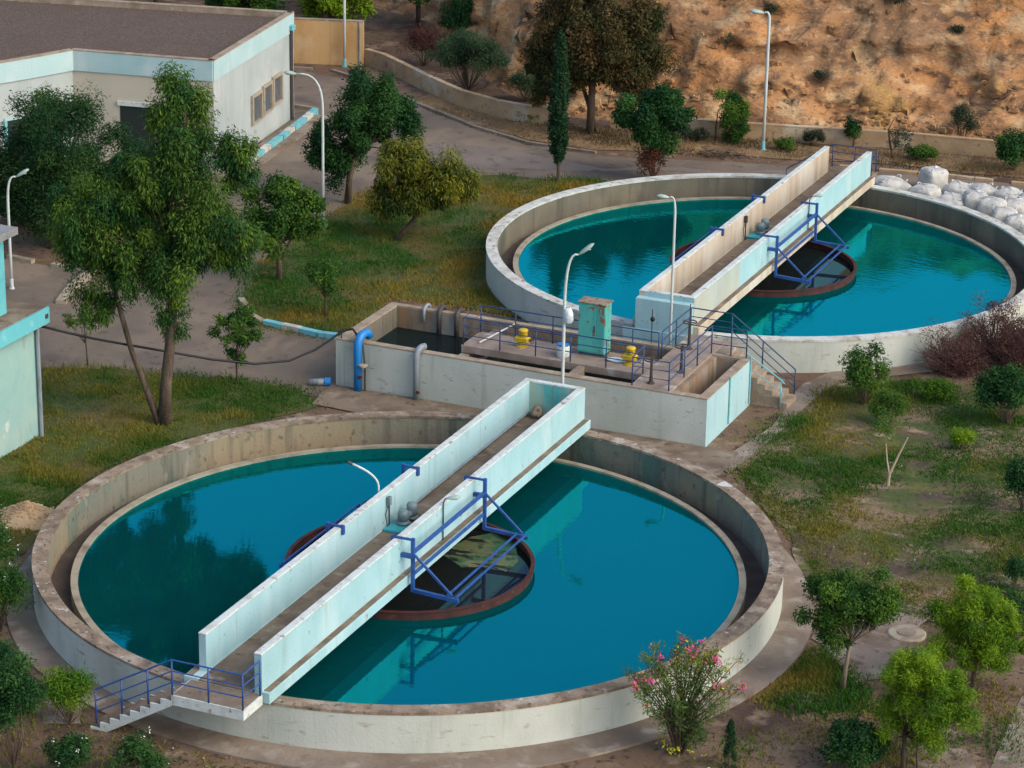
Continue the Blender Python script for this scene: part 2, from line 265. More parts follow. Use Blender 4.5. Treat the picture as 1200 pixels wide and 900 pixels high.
# value noise
def _h(ix, iy, iz, seed):
    n = (ix * 374761393 + iy * 668265263 + iz * 2147483647 + seed * 974711) & 0xffffffff
    n = ((n ^ (n >> 13)) * 1274126177) & 0xffffffff
    return ((n ^ (n >> 16)) & 0xffff) / 65535.0
def vnoise(x, y, z=None, seed=0):
    x = np.asarray(x, float); y = np.asarray(y, float); z = np.zeros_like(x) if z is None else np.asarray(z, float)
    ix, iy, iz = [np.floor(a).astype(np.int64) for a in (x, y, z)]
    fx, fy, fz = x - ix, y - iy, z - iz
    fx, fy, fz = [t * t * (3 - 2 * t) for t in (fx, fy, fz)]
    r = 0
    for a in (0, 1):
        for b in (0, 1):
            for c in (0, 1):
                r = r + (fx if a else 1 - fx) * (fy if b else 1 - fy) * (fz if c else 1 - fz) * _h(ix + a, iy + b, iz + c, seed)
    return r
def fbm(x, y, z=None, seed=0, o=4):
    r = 0; a = 1; t = 0
    for i in range(o):
        k = 2 ** i; r = r + a * vnoise(x * k, y * k, None if z is None else z * k, seed + i); t += a; a *= .5
    return r / t
def poly_mesh(name, V, quads, tone, m, parent=None, loc=None):
    """fast mesh from arrays: V (n,3), quads (k,4), tone per vertex"""
    off = np.array(_wloc(parent)) if parent is not None else np.zeros(3)
    me = bpy.data.meshes.new(name); V = np.asarray(V, np.float32) - off.astype(np.float32)
    me.vertices.add(len(V)); me.vertices.foreach_set('co', V.ravel())
    k = quads.shape[1]
    me.loops.add(quads.size); me.loops.foreach_set('vertex_index', quads.ravel().astype(np.int32))
    me.polygons.add(len(quads)); me.polygons.foreach_set('loop_start', np.arange(0, quads.size, k, dtype=np.int32))
    me.polygons.foreach_set('loop_total', np.full(len(quads), k, dtype=np.int32))
    if tone is not None:
        a = me.attributes.new('tone', 'FLOAT', 'POINT'); a.data.foreach_set('value', np.asarray(tone, np.float32))
    me.update(); me.validate(); me.materials.append(m)
    o = bpy.data.objects.new(name, me); COL.objects.link(o)
    if parent is not None: o.parent = parent
    return o
def unit(n, rng):
    v = rng.normal(size=(n, 3)); return v / np.linalg.norm(v, axis=1, keepdims=True)
def leaves(clumps, ll, lw, rng, droop=0.0, out=.6, shell=.5):
    """clumps: list of (centre, radii, count, tone). Each leaf is a folded rhombus of its own."""
    Vs = []; Ts = []
    for c, r, n, tone in clumps:
        u = unit(n, rng); rad = rng.uniform(0, 1, n) ** shell
        rad = rad * (.8 + .4 * rng.uniform(size=n))
        p = np.array(c) + u * rad[:, None] * np.array(r)
        nrm = u * out + unit(n, rng) * .7 + np.array([0, 0, .35]); nrm /= np.linalg.norm(nrm, axis=1, keepdims=True)
        d = unit(n, rng) * (1 - droop) + np.array([0, 0, -1]) * droop * 1.3 + u * .4
        d -= nrm * (d * nrm).sum(1, keepdims=True); d /= np.linalg.norm(d, axis=1, keepdims=True) + 1e-6
        s = np.cross(nrm, d); L = ll * rng.uniform(.4, 1.5, n)[:, None]; W = lw * rng.uniform(.55, 1.4, n)[:, None]
        V = np.stack([p, p + d * L * .45 + s * W * .5 + nrm * W * .15, p + d * L, p + d * L * .45 - s * W * .5 + nrm * W * .15], 1)
        Vs.append(V.reshape(-1, 3)); t = np.clip(tone + rng.normal(0, .16, n), 0, 1); Ts.append(np.repeat(t, 4))
    V = np.concatenate(Vs); T = np.concatenate(Ts); return V, np.arange(len(V)).reshape(-1, 4), T
def envelope(c, r, n, cr, leaf_n, rng, lo=-1.0, tone=.4, tvar=.32, inner=.45, flat=.85, toptone=0.0):
    """clumps spread through an uneven ellipsoid"""
    out = []; c = np.array(c, float); r = np.array(r, float)
    while len(out) < n:
        u = unit(1, rng)[0]
        if u[2] < lo: continue
        k = rng.uniform(inner, 1.0) * (.82 + .3 * rng.uniform())
        p = c + u * r * k; q = cr * rng.uniform(.65, 1.3)
        out.append((p, np.array([q, q, q * flat]), int(1.7 * leaf_n * rng.uniform(.6, 1.3)), float(np.clip(tone + rng.normal(0, tvar) + toptone * u[2], 0, 1))))
    return out
def limbs(mb, start, clumps, rng, r0, frac=.6, n=5):
    for c, r, _, _ in clumps:
        if rng.uniform() > frac: continue
        a = Vector(start); b = Vector(c); m = a.lerp(b, .5) + Vector(rng.normal(0, .12, 3)) * (b - a).length * .5; m.z -= .06 * (b - a).length
        mb.tube([a, m, b], [r0, r0 * .55, r0 * .2], n, False)
def tree(name, label, loc, trunks, env, lm, ll, lw, seed, droop=0., cat='tree', bm=None, group=None, limb_r=.05, frac=.6, out=.6, shell=.5, crown_name='crown', start=None, extra=None):
    """trunks: polylines of (dx,dy,z,r) from the base"""
    rng = np.random.default_rng(seed); t = thing(name, label, cat, (loc[0], loc[1], 0), 0, group)
    mb = MB(); base = np.array([loc[0], loc[1], 0])
    for tr in trunks:
        P = [base + np.array(q[:3]) for q in tr]; mb.tube(P, [q[3] for q in tr], 9)
    cl = []
    for e in env:
        e = dict(e); e['c'] = base + np.array(e['c']); c1 = envelope(rng=rng, **e); cl += c1
        st = base + np.array(start if start is not None else trunks[0][-2][:3]); limbs(mb, st, c1, rng, limb_r, frac)
    mb.build('trunk', bm or bark, t, smooth=True)
    V, Q, T = leaves(cl, ll, lw, rng, droop, out, shell); poly_mesh(crown_name, V, Q, T, lm, t)
    return t, cl, rng
def shrub(name, label, loc, r, lm, ll, lw, seed, n=14, leaf_n=110, cr=None, tone=.4, group=None, cat='shrub', flowers=None, stem_m=None, droop=0., zc=None, lo=-.3, tvar=.24, shell=.5, toptone=0.0):
    rng = np.random.default_rng(seed); t = thing(name, label, cat, (loc[0], loc[1], 0), 0, group); base = np.array([loc[0], loc[1], 0])
    c = base + np.array([0, 0, zc if zc is not None else r[2] * .85])
    cl = envelope(c, np.array(r) * .72, n, cr or max(r) * .36, leaf_n, rng, lo=lo, tone=tone, tvar=tvar)
    mb = MB(); limbs(mb, base + np.array([0, 0, -.02]), cl, rng, .022, .8, 4); mb.build('stem', stem_m or bark, t)
    V, Q, T = leaves(cl, ll, lw, rng, droop, .6, shell); poly_mesh('foliage', V, Q, T, lm, t)
    if flowers:
        for fm, cnt, sz in flowers:
            g = MB()
            for i in range(cnt):
                cc, rr, _, _ = cl[rng.integers(len(cl))]; u = unit(1, rng)[0]; u[2] = abs(u[2]); p = cc + u * rr * 1.05
                for k in range(5):
                    d = unit(1, rng)[0] * sz; e = unit(1, rng)[0] * sz; q = p + rng.normal(0, sz * .6, 3); g.add([q, q + d * .6 + e * .3, q + d, q + d * .6 - e * .3], [(0, 1, 2, 3)])
            fo = g.build('flowers', fm, t); fo['kind'] = 'stuff'
    return t
def inpoly(x, y, poly):
    r = np.zeros(len(x), bool); n = len(poly)
    for i in range(n):
        (x0, y0), (x1, y1) = poly[i], poly[(i + 1) % n]
        c = ((y0 > y) != (y1 > y)) & (x < (x1 - x0) * (y - y0) / (y1 - y0 + 1e-12) + x0); r ^= c
    return r
def grass(name, label, poly, n, m, seed, h=.16, thr=.35, sc=.5, avoid=(), tone_sc=.35, w=.03, bias=0.0):
    rng = np.random.default_rng(seed); a = np.array(poly); x = rng.uniform(a[:, 0].min(), a[:, 0].max(), n); y = rng.uniform(a[:, 1].min(), a[:, 1].max(), n)
    d = fbm(x * sc, y * sc, seed=seed, o=3); k = inpoly(x, y, poly) & (d > thr + rng.uniform(-.08, .08, n)); x = x + rng.normal(0, .3, n); y = y + rng.normal(0, .3, n)
    for (cx, cy, cr) in avoid: k &= np.hypot(x - cx, y - cy) > cr
    x, y, d = x[k], y[k], d[k]; n = len(x)
    t = np.clip((fbm(x * tone_sc, y * tone_sc, seed=seed + 9, o=3) - .5) * 4.2 + .42 + bias + rng.normal(0, .09, n), 0, 1)
    hh = h * rng.uniform(.45, 1.3, n) * (.6 + 1.1 * np.clip((fbm(x * .9, y * .9, seed=seed + 3) - .3) * 2, 0, 1))
    an = rng.uniform(0, 6.28, n); lean = rng.uniform(.2, .9, n) * hh; la = rng.uniform(0, 6.28, n); ww = w * rng.uniform(.6, 1.4, n)
    B = np.stack([x, y, np.full(n, .0)], 1); dx = np.stack([np.cos(an), np.sin(an), 0 * an], 1) * ww[:, None]
    tip = B + np.stack([np.cos(la) * lean, np.sin(la) * lean, hh], 1)
    V = np.stack([B - dx, B + dx, tip], 1).reshape(-1, 3)
    o = poly_mesh(name, V, np.arange(len(V)).reshape(-1, 3), np.repeat(t, 3), m)
    return tag(o, label, 'grass', kind='stuff')
def rough_poly(poly, seed, amp=.35, step=.8):
    rng = np.random.default_rng(seed); out = []
    n = len(poly)
    for i in range(n):
        a = np.array(poly[i]); b = np.array(poly[(i + 1) % n]); L = np.hypot(*(b - a)); k = max(1, int(L / step))
        for j in range(k):
            p = a + (b - a) * j / k; q = (vnoise(p[0] * .6 + 31, p[1] * .6, seed=seed) - .5) * 2 * amp, (vnoise(p[0] * .6, p[1] * .6 + 17, seed=seed + 1) - .5) * 2 * amp
            out.append((float(p[0] + q[0]), float(p[1] + q[1])))
    return out
def sheet(name, poly, z, m):
    mb = MB(); n = len(poly); a = sum(poly[i][0] * poly[(i + 1) % n][1] - poly[(i + 1) % n][0] * poly[i][1] for i in range(n))
    if a < 0: poly = poly[::-1]
    mb.add([(p[0], p[1], z) for p in poly], [tuple(range(n))]); return struct(mb.build(name, m))
def railing(name, label, pts, posts, h=1.0, mids=(.36, .68), m=None, r=.024, group=None):
    """pts: floor polyline of the rail; posts: floor points"""
    m = m or navy; t = thing(name, label, 'railing', pts[0], 0, group)
    for p in posts: MB().tube([p, (p[0], p[1], p[2] + h)], r * 1.05, 8).build('post', m, t, True)
    MB().tube([(p[0], p[1], p[2] + h) for p in pts], r, 8).build('top_rail', m, t)
    for k in mids: MB().tube([(p[0], p[1], p[2] + h * k) for p in pts], r * .75, 8).build('middle_rail', m, t)
    return t

# ------------------------------------------------------------------ terrain and ground sheets
g = MB(); g.add([(-1500, -1500, 0), (1500, -1500, 0), (1500, 1500, 0), (-1500, 1500, 0)], [(0, 1, 2, 3)]); struct(g.build('ground', soil))
C2 = (0.0, 32.52)
road_pts = [(-28.52, 21.51), (-24.11, 21.47), (-23.96, 23.81), (-25.76, 32.49), (-25.09, 35.85), (-32.49, 54.81), (-28.13, 53.85), (-23.95, 51.02), (-19.51, 48.25), (-16.27, 46.82), (-12.78, 46.62), (-9.02, 47.73), (-1.54, 49.79), (6.47, 50.74), (40, 60), (40, 50), (8.11, 44.69), (3.49, 45.92), (11, 40), (8, 34), (-6.71, 41.46), (-15.19, 38.63), (-15.26, 33.54), (-15.38, 28.13), (-12.49, 22.30), (-11.29, 17.42), (-8.73, 12.71), (-12.29, 13.07), (-16.97, 12.15), (-20.04, 10.82), (-24, 6), (-40, 10)]
sheet('road', rough_poly(road_pts, 3, .25, 1.0), .006, asphalt)
sheet('road', rough_poly([(-21.10, 41.85), (-20.11, 45.69), (-12.07, 44.87), (-1.33, 49.10), (6.17, 47.29), (-0.62, 48.05), (-9.75, 45.26), (-16.82, 42.27)], 5, .4, .8), .012, asphalt2)
lawn_c = [(-17.17, 20.89), (-18.41, 24.34), (-18.84, 27.68), (-19.38, 32.15), (-19.34, 36.96), (-18.34, 40.08), (-15.74, 41.25), (-13.37, 41.99), (-11.28, 42.91), (-10.30, 42.49), (-11.35, 39.10), (-11.80, 34.60), (-11.00, 30.34), (-9.24, 26.87), (-7.56, 25.69), (-4.01, 24.83), (-5.56, 23.50), (-8.61, 24.01), (-12.07, 23.67), (-11.60, 19.07), (-12.60, 18.25), (-14.89, 18.52)]
sheet('grass_bank', rough_poly(lawn_c, 11, .3, .7), .035, lawn)
lawn_l = [(-20.04, 10.82), (-16.97, 12.15), (-12.92, 12.96), (-10.27, 13.10), (-9.32, 12.05), (-10.33, 10.07), (-11.93, 7.05), (-12.82, 3.63), (-12.38, -0.13), (-11.16, -3.23), (-12.52, -4.60), (-16.85, 0.84)]
sheet('grass_bank', rough_poly(lawn_l, 12, .3, .7), .035, lawn)
lawn_r = [(5.65, 12.83), (5.72, 16.60), (5.86, 19.91), (6.48, 21.96), (8.99, 23.60), (14.42, 24.13), (17.07, 17.41), (18.87, 7.83), (16.86, 4.57), (14.52, 3.89), (12.51, 3.76), (10.80, 4.61), (9.03, 8.38), (6.74, 11.39)]
sheet('grass_bank', rough_poly(lawn_r, 13, .3, .7), .03, field)
lawn_b = [(11.80, -0.05), (12.39, 0.84), (14.21, -1.04), (14.70, -2.18), (13.61, -2.98), (11.94, -3.05)]
sheet('verge', rough_poly([(-24.75, 51.73), (-19.90, 49.11), (-16.63, 47.66), (-13.11, 47.44), (-9.38, 48.69), (-1.88, 50.90), (8.12, 51.90), (40, 62), (7.48, 54.73), (3.67, 54.08), (-2.63, 53.34), (-6.53, 52.52), (-9.71, 51.91), (-14.30, 50.41), (-18.65, 50.29), (-24.36, 53.86)], 15, .25, .6), .03, verge)
# paths
sheet('path', rough_poly([(5.02, 12.78), (5.72, 12.20), (5.97, 15.39), (6.08, 19.26), (6.34, 22.39), (9.00, 24.70), (11.51, 28.53), (10.89, 29.72), (7.65, 24.95), (5.94, 23.69), (5.19, 21.52), (5.59, 16.99)], 16, .1, 1.2), .034, concrete)
sheet('path', rough_poly([(12.15, 1.22), (12.33, 3.09), (13.68, 4.13), (14.74, 4.00), (15.28, 1.62), (14.66, -0.48), (14.21, -1.04)], 17, .45, .3), .036, padm)
sheet('path', rough_poly([(18.64, -4.33), (18.47, -2.04), (18.37, 0.43), (19.47, 1.83), (20.25, -3.57)], 18, .05, 2), .02, concrete)
sheet('path', rough_poly([(16.94, -5.14), (16.82, -3.90), (17.71, -3.37), (18.44, -4.43)], 19, .3, .3), .014, padm)
sheet('path', rough_poly([(-11.63, -2.74), (-11.30, -2.59), (-8.28, -6.58), (-5.53, -8.97), (-3.73, -12.09), (-4.64, -12.53), (-6.77, -8.97), (-8.77, -6.82)], 20, .25, .3), .018, padm)
sheet('path', rough_poly([(-9.5, 12.0), (-9.7, 14.05), (5.4, 14.05), (5.6, 11.9), (3.5, 11.4), (-3.5, 11.5)], 22, .1, .8), .043, deckc)
ap = MB(); N = 128
for k in range(N):
    t0 = 2 * math.pi * k / N; t1 = 2 * math.pi * (k + 1) / N
    ro0, ro1 = [11.75 + .35 * math.cos(q + .9) + .08 * math.sin(5 * q + 1) for q in (t0, t1)]
    ap.add([(10.9 * math.cos(t0), 10.9 * math.sin(t0), .06), (ro0 * math.cos(t0), ro0 * math.sin(t0), .06), (ro1 * math.cos(t1), ro1 * math.sin(t1), .06), (10.9 * math.cos(t1), 10.9 * math.sin(t1), .06),
            (ro0 * math.cos(t0), ro0 * math.sin(t0), -.05), (ro1 * math.cos(t1), ro1 * math.sin(t1), -.05)], [(0, 1, 2, 3), (1, 4, 5, 2)])
struct(ap.build('pavement', concrete))
# hillside
def base_y(x):
    return np.interp(x, [-80, -40, -31, -27, -22, -17, -7, 0, 5, 40, 90], [75, 72, 68, 61.8, 56.3, 52.5, 54.0, 56, 57, 62, 64])
xs = np.concatenate([np.arange(-80, -36, 1.2), np.arange(-36, 22, .27), np.arange(22, 90, 1.5)]); dd = np.concatenate([np.arange(-1.0, 11, .22), np.arange(11, 60, 2.0)])
X, D = np.meshgrid(xs, dd); Y = base_y(X) + D
prof = np.interp(D, [-1.0, 0, .6, 7.5, 12, 60], [-.4, .05, .6, 8.4, 11.2, 13.5])
big = (fbm(X * .16, D * .16, seed=1, o=3) - .5); med = np.abs(fbm(X * .55, D * .7, seed=5, o=4) - .5); sm = (fbm(X * 1.7, D * 2.4, seed=8, o=3) - .5)
amp = np.clip(D / 1.5, 0, 1)
Zh = prof + amp * (big * 3.8 - med * 2.4 + sm * .8); Zh = np.where(D < .3, prof, Zh)
stz = Zh / .55; Zh = np.where(D > .4, .55 * (np.floor(stz) + np.clip((stz - np.floor(stz)) * 1.6 - .3, 0, 1)) * .45 + Zh * .55, Zh)
Yh = Y + amp * (fbm(X * .7, Zh * 1.3, seed=21, o=5) - .5) * 2.4
nx, ny = len(xs), len(dd); V = np.stack([X, Yh, Zh], -1).reshape(-1, 3); I = np.arange(nx * ny).reshape(ny, nx)
Q = np.stack([I[:-1, :-1], I[:-1, 1:], I[1:, 1:], I[1:, :-1]], -1).reshape(-1, 4)
struct(poly_mesh('hillside', V, Q, None, cliff_m))
def hill_z(x, y):
    d = y - float(base_y(x)); j = np.argmin(np.abs(dd - d)); i = np.argmin(np.abs(xs - x)); return float(Zh[j, i]) - .05
# loose rock on the hillside foot
rng = np.random.default_rng(77); rk = MB()
for k in range(900):
    x = rng.uniform(-22, 12); d = abs(rng.normal(0, 1.2)) + .1 if k % 3 else rng.uniform(.3, 9); y = float(base_y(x)) + d; s = rng.uniform(.05, .2)
    z = hill_z(x, y) + .05
    vs = [tuple(np.array([x, y, z]) + np.array(p) * s * rng.uniform(.6, 1.2, 3)) for p in [(-1, -1, -.6), (1, -1, -.6), (1, 1, -.6), (-1, 1, -.6), (-.7, -.6, .6), (.8, -.7, .5), (.6, .7, .7), (-.6, .6, .5)]]
    rk.add(vs, [(3, 2, 1, 0), (4, 5, 6, 7), (0, 1, 5, 4), (1, 2, 6, 5), (2, 3, 7, 6), (3, 0, 4, 7)])
tag(rk.build('loose_rocks', cliff_m), 'loose earthy rocks fallen at the foot of the orange hillside', 'rocks', kind='stuff')

# grass
grass('lawn_grass', 'short green and yellow grass on the bank between road and far tank', lawn_c, 140000, G_lawn, 31, .14, .30, avoid=[(0, 32.52, 11.1)], w=.022)
grass('lawn_grass', 'green grass bank between the near tank and the road by the big eucalyptus', lawn_l, 110000, G_field, 32, .13, .30, avoid=[(0, 0, 12.1)], w=.022, bias=-.05)
grass('field_grass', 'patchy weeds and grass on the bare field right of the tanks', lawn_r, 180000, G_field, 33, .10, .445, sc=.42, avoid=[(0, 0, 12.1)], w=.028)
grass('dry_grass', 'small yellowing grass patch under the round tree beside the near tank', lawn_b, 15000, G_lawn, 34, .12, .42, sc=1.3, avoid=[(0, 0, 12.1)], w=.024, bias=.2)
grass('dry_grass', 'dry straw grass on the verge below the hillside', [(-24.75, 51.73), (-16.63, 47.66), (-9.38, 48.69), (-1.88, 50.90), (6.61, 51.75), (5.94, 54.59), (-2.63, 53.34), (-9.71, 51.91), (-18.65, 50.29)], 40000, G_dry, 35, .16, .42, w=.022)
grass('weeds', 'low weeds and dry stems on the brown soil at the bottom right', [(11.61, -4.21), (14.44, -2.58), (17.05, 1.86), (17.66, 3.37), (19.39, -3.72), (12.25, -7.37)], 16000, G_field, 36, .14, .5, avoid=[(0, 0, 12.1)], w=.022)
grass('weeds', 'sparse weeds on the brown soil left of the near tank', [(-12.42, -3.85), (-11.40, -2.63), (-4.86, -9.83), (-1.10, -10.84), (1.57, -12.46), (-4.70, -15.44)], 14000, G_field, 37, .12, .5, avoid=[(0, 0, 12.1)], w=.022)

# ------------------------------------------------------------------ settling tanks
def ring(mb, r0, r1, z0, z1, c, n=160):
    return mb.lathe([(r0, z0), (r1, z0), (r1, z1), (r0, z1)], n, (c[0], c[1], 0), True)
def tank(label, c, inner, cop, wm):
    t = thing('settling_tank', label, 'tank', (c[0], c[1], 0), 0, 'round settling tanks')
    ring(MB(), 10.62, 11.0, -.2, 1.16, c).build('outer_wall', whitewall, t)
    ring(MB(), 10.58, 10.618, -.2, 1.157, c).build('inner_lining', inner, t)
    ring(MB(), 10.56, 11.015, 1.16, 1.24, c).build('coping', cop, t)
    ring(MB(), 9.72, 9.93, -.2, .50, c).build('weir', weir_c, t)
    ring(MB(), 9.931, 10.579, -.1, .10, c).build('channel_floor', mud, t)
    o = MB().disc(c, 3.64, 9.719, .43).build('water', wm); struct(o)
    return t
tank('nearer round concrete tank of teal water with a worn brown rim', (0, 0), innergreen, coping_brown, water_near)
tank('farther round concrete tank of bright teal water with a white rim', C2, innerwall, coping_white, water_far)
# baffle rings with murky water inside
for nm, c, sc_ in (('near', (0, 0), True), ('far', C2, False)):
    t = thing('baffle_ring', 'rust red steel ring in the %s tank, %s' % (('nearer', 'with green and yellow scum inside') if sc_ else ('farther', 'with dark clear water inside')), 'steel ring', (c[0], c[1], .43), 0, 'steel rings round the tank centres')
    ring(MB(), 3.62, 3.66, .30, .66, c, 96).build('ring_wall', rust, t)
    ring(MB(), 3.58, 3.70, .661, .69, c, 96).build('ring_flange', rust, t)
    ring(MB(), .28, .36, .30, 1.20, c, 24).build('centre_column', rust, t)
    struct(MB().disc(c, .365, 3.618, .445, 96).build('water', water_ring))
scm = MB().prism(rough_poly([p[:2] for p in ((0.20, 1.41, 0.45), (0.42, 2.96, 0.45), (1.14, 3.60, 0.45), (2.16, 2.94, 0.45), (2.81, 1.97, 0.45), (2.78, 1.13, 0.45), (2.06, 1.19, 0.45), (1.48, 0.63, 0.45))], 41, .35, .2), .448, .456).build('scum', scum)
tag(scm, 'green and yellowish scum floating inside the rusty ring of the nearer tank', 'scum', kind='stuff')

# ------------------------------------------------------------------ bridges
def bridge(label, yc, near):
    Y0, Y1 = yc - 11.1, yc + 11.05
    t = thing('walkway_bridge', label, 'footbridge', (0, yc, 1.24), 0, 'walkway bridges over the tanks')
    MB().box(-.83, .83, Y0, Y1, 1.30, 1.53).build('deck', deckc, t)
    for s in (-1, 1):
        a = MB(); a.box(min(s * .832, s * 1.27), max(s * .832, s * 1.27), Y0, Y1, 1.246, 1.56, .012); a.build('edge_beam', (bluewhite if near else beigewhite), t)
        y0 = (yc - 10.65 if s < 0 else Y0) if near else Y0
        pm = bluewhite if near else (beigewhite if s < 0 else bluewhite)
        a = MB(); a.box(min(s * .84, s * 1.05), max(s * .84, s * 1.05), y0, Y1, 1.562, 2.60); a.build('parapet', pm, t)
        a = MB(); a.box(min(s * .83, s * 1.06), max(s * .83, s * 1.06), y0 - .01, Y1 + .01, 2.602, 2.65, .01); a.build('parapet_cap', cap_white, t)
        a = MB(); a.box(min(s * 1.052, s * 1.24), max(s * 1.052, s * 1.24), Y0 + .1, Y1 - .05, 1.562, 1.568); a.build('dirt_ledge', deckc, t)
    if not near: MB().box(1.052, 1.058, Y0 + .02, Y0 + 5.0, 1.575, 2.59).build('stained_panel', greenbeige, t)
    if near: MB().tube([(-.78, yc + 1.2, 1.62), (-.78, yc + 10.7, 1.62)], .035, 8).build('conduit', greypipe, t)
    if near:
        MB().box(-.838, .838, Y1 - .2, Y1 - .002, 1.532, 2.60).build('end_wall', endwall, t)
        MB().box(-.828, .828, Y1 - .21, Y1 + .008, 2.602, 2.648).build('end_cap', cap_white, t)
    else:
        MB().box(-.838, .838, Y0 + .002, Y0 + .2, 1.242, 2.60).build('end_wall', bluewhite, t)
        MB().box(-.828, .828, Y0 - .008, Y0 + .21, 2.602, 2.648).build('end_cap', cap_white, t)
        MB().box(-1.05, 1.05, Y0 - .35, Y0 - .012, 0, 2.45).build('pedestal', bluewhite, t)
        MB().box(-1.5, 1.3, Y0 - .40, Y0 - .35, 0, 1.30).build('pedestal_foot', bluewhite, t)
    return t
endwall = mat('green_stained_end_wall', (.30, .48, .42), .8, [((.10, .40, .38), .9, (1.2, 1.2, .4), .48, .62), ((.40, .36, .26), 1.1, STK, .5, .66), ((.22, .18, .13), 1.6, STK, .62, .74)], (10, .3))
greenbeige = mat('green_beige_stained_paint', (.42, .46, .41), .8, [((.36, .41, .37), .9, (1, 1, .5), .45, .66), ((.42, .40, .31), .7, (1, 1, .5), .5, .7), ((.20, .19, .15), 1.8, STK, .6, .8, 6, .6)], (12, .3))
bridge('pale blue walkway bridge crossing the nearer tank, with stairs at its front end', 0.0, True)
bridge('white walkway bridge with beige inner wall crossing the farther tank', 32.52, False)
# landing and stairs of the near bridge
t = thing('staircase', 'concrete stairs and landing at the front end of the nearer bridge', 'stairs', (-1.05, -12.1, 0))
MB().prism([(-1.05, -12.15), (1.08, -12.15), (1.08, -11.12), (-1.05, -11.12)], 1.22, 1.50).build('landing', cap_white, t)
MB().prism([(-1.02, -12.10), (1.04, -12.10), (1.04, -11.14), (-1.02, -11.14)], 1.50, 1.506).build('landing_floor', deckc, t)
ns = 8
for k in range(ns):
    x1 = -1.052 - k * .31; z1 = 1.5 - (k + 1) * .182
    MB().box(x1 - .31, x1, -12.10, -11.12, z1 - .06, z1).build('step', deckc, t)
prof = [(-1.052, 1.50)]
for k in range(ns):
    x1 = -1.052 - k * .31; z1 = 1.5 - (k + 1) * .182; prof += [(x1, z1 + .012), (x1 - .31, z1 + .012)]
prof += [(-1.052 - ns * .31, -.05), (-3.1, -.05), (-1.052, 1.18)]
MB().side_prism(prof, -12.16, -12.102).build('stringer', cap_white, t)
MB().side_prism([(a, b - .02) for a, b in prof], -11.118, -11.06).build('stringer', cap_white, t)
zr = lambda x: 1.5 - max(0, (-1.05 - x)) * .587
P = [(-3.35, -12.12, zr(-3.35)), (-1.02, -12.12, 1.5), (1.05, -12.12, 1.5), (1.05, -11.2, 1.5)]
railing('handrail', 'bright blue handrail on the front stairs of the nearer tank', P, [P[0], (-2.55, -12.12, zr(-2.55)), (-1.75, -12.12, zr(-1.75)), P[1], (.05, -12.12, 1.5), P[2], P[3]], 1.0, m=bluemetal)
# far end landing with gate railings
t = thing('staircase', 'small concrete landing at the road end of the farther bridge', 'stairs', (0, 44, 0))
MB().prism([(-1.0, 43.63), (1.06, 43.63), (1.06, 44.6), (-1.0, 44.6)], 1.26, 1.51).build('landing', deckc, t)
for k in range(7): MB().box(-1.0 - (k + 1) * .3, -1.0 - k * .3 - .002, 43.66, 44.6, 0, 1.30 - k * .19).build('step', deckc, t)
MB().box(-.9, .9, 43.8, 44.45, 0, 1.258).build('landing_base', innerwall, t)
railing('handrail', 'blue guard rail closing the road end of the farther bridge', [(-3.0, 44.5, .15), (-.95, 44.5, 1.5), (1.02, 44.5, 1.5), (1.02, 43.75, 1.5)], [(-3.0, 44.5, .15), (-1.95, 44.5, .9), (-.95, 44.5, 1.5), (.05, 44.5, 1.5), (1.02, 44.5, 1.5), (1.02, 43.75, 1.5)], 1.0, m=navy)

# blue scraper frames hung on the parapets
def frame(label, yc, s, group='blue steel frames hung on the bridges'):
    px_ = 1.42 if s > 0 else 1.28; t = thing('steel_frame', label, 'steel frame', (s * 1.4, yc - .3, 1.0), 0, group)
    ya, yb = yc - 2.8, yc + 2.2; x = s * px_; xe = s * 2.85; z = 1.14
    for y in (ya, yb):
        MB().bar((x, y, z - .05), (x, y, 2.74), .095).build('post', bluemetal, t)
        MB().bar((x, y, z), (xe, y, z - .06), .10, .11).build('arm', bluemetal, t)
        MB().bar((x, y, 2.28), (xe - s * .2, y, z + .05), .06).build('diagonal_brace', bluemetal, t)
        MB().bar((s * .80, y, 2.69), (x, y, 2.69), .06).build('hook', bluemetal, t)
        MB().bar((s * .80, y, 2.45), (s * .80, y, 2.72), .10).build('hook_plate', bluemetal, t)
        MB().bar((s * 1.055, y, 2.18), (x, y, 2.18), .12).build('bracket', bluemetal, t)
    MB().bar((x, ya, 2.30), (x, yb, 2.30), .09).build('rail_bar', bluemetal, t)
    MB().bar((x - s * .02, ya, 1.60), (x - s * .02, yb, 1.60), .07).build('lower_bar', bluemetal, t)
    for d in (.08, .36): MB().bar((xe - s * d, ya, z + .02), (xe - s * d, yb, z + .02), .05).build('tie_rod', bluemetal, t)
    return t
frame('blue steel frame on the right side of the nearer bridge above the scum', 0.0, 1)
frame('blue steel frame mostly hidden behind the left side of the nearer bridge', 0.0, -1)
frame('blue steel frame on the right side of the farther bridge', 32.52, 1)
frame('blue steel frame mostly hidden behind the left side of the farther bridge', 32.52, -1)
def drive(label, y):
    t = thing('drive_unit', label, 'motor', (-.5, y, 1.53), 0, 'motor units on the bridge decks')
    MB().box(-.80, .18, y - .65, y + .10, 1.53, 1.62, .015).build('base_plate', tealplate, t)
    for dx, dy, h in ((-.42, -.05, .42), (-.45, .62, .50)):
        m = MB(); m.lathe([(.20, 0), (.20, .08), (.14, .10), (.15, .14), (.17, .15), (.17, h - .08), (.14, h), (.02, h + .03)], 18, (dx, y + dy, 1.62 if dy < .2 else 1.53)); m.build('motor', motor_g, t, True)
    MB().tube([(-.44, y, 1.78), (-.45, y + .55, 1.76)], .09, 10).build('gearbox', motor_g, t)
    MB().box(-.66, -.22, y + .40, y + .86, 1.531, 1.60, .01).build('motor_foot', darkiron, t)
    return t
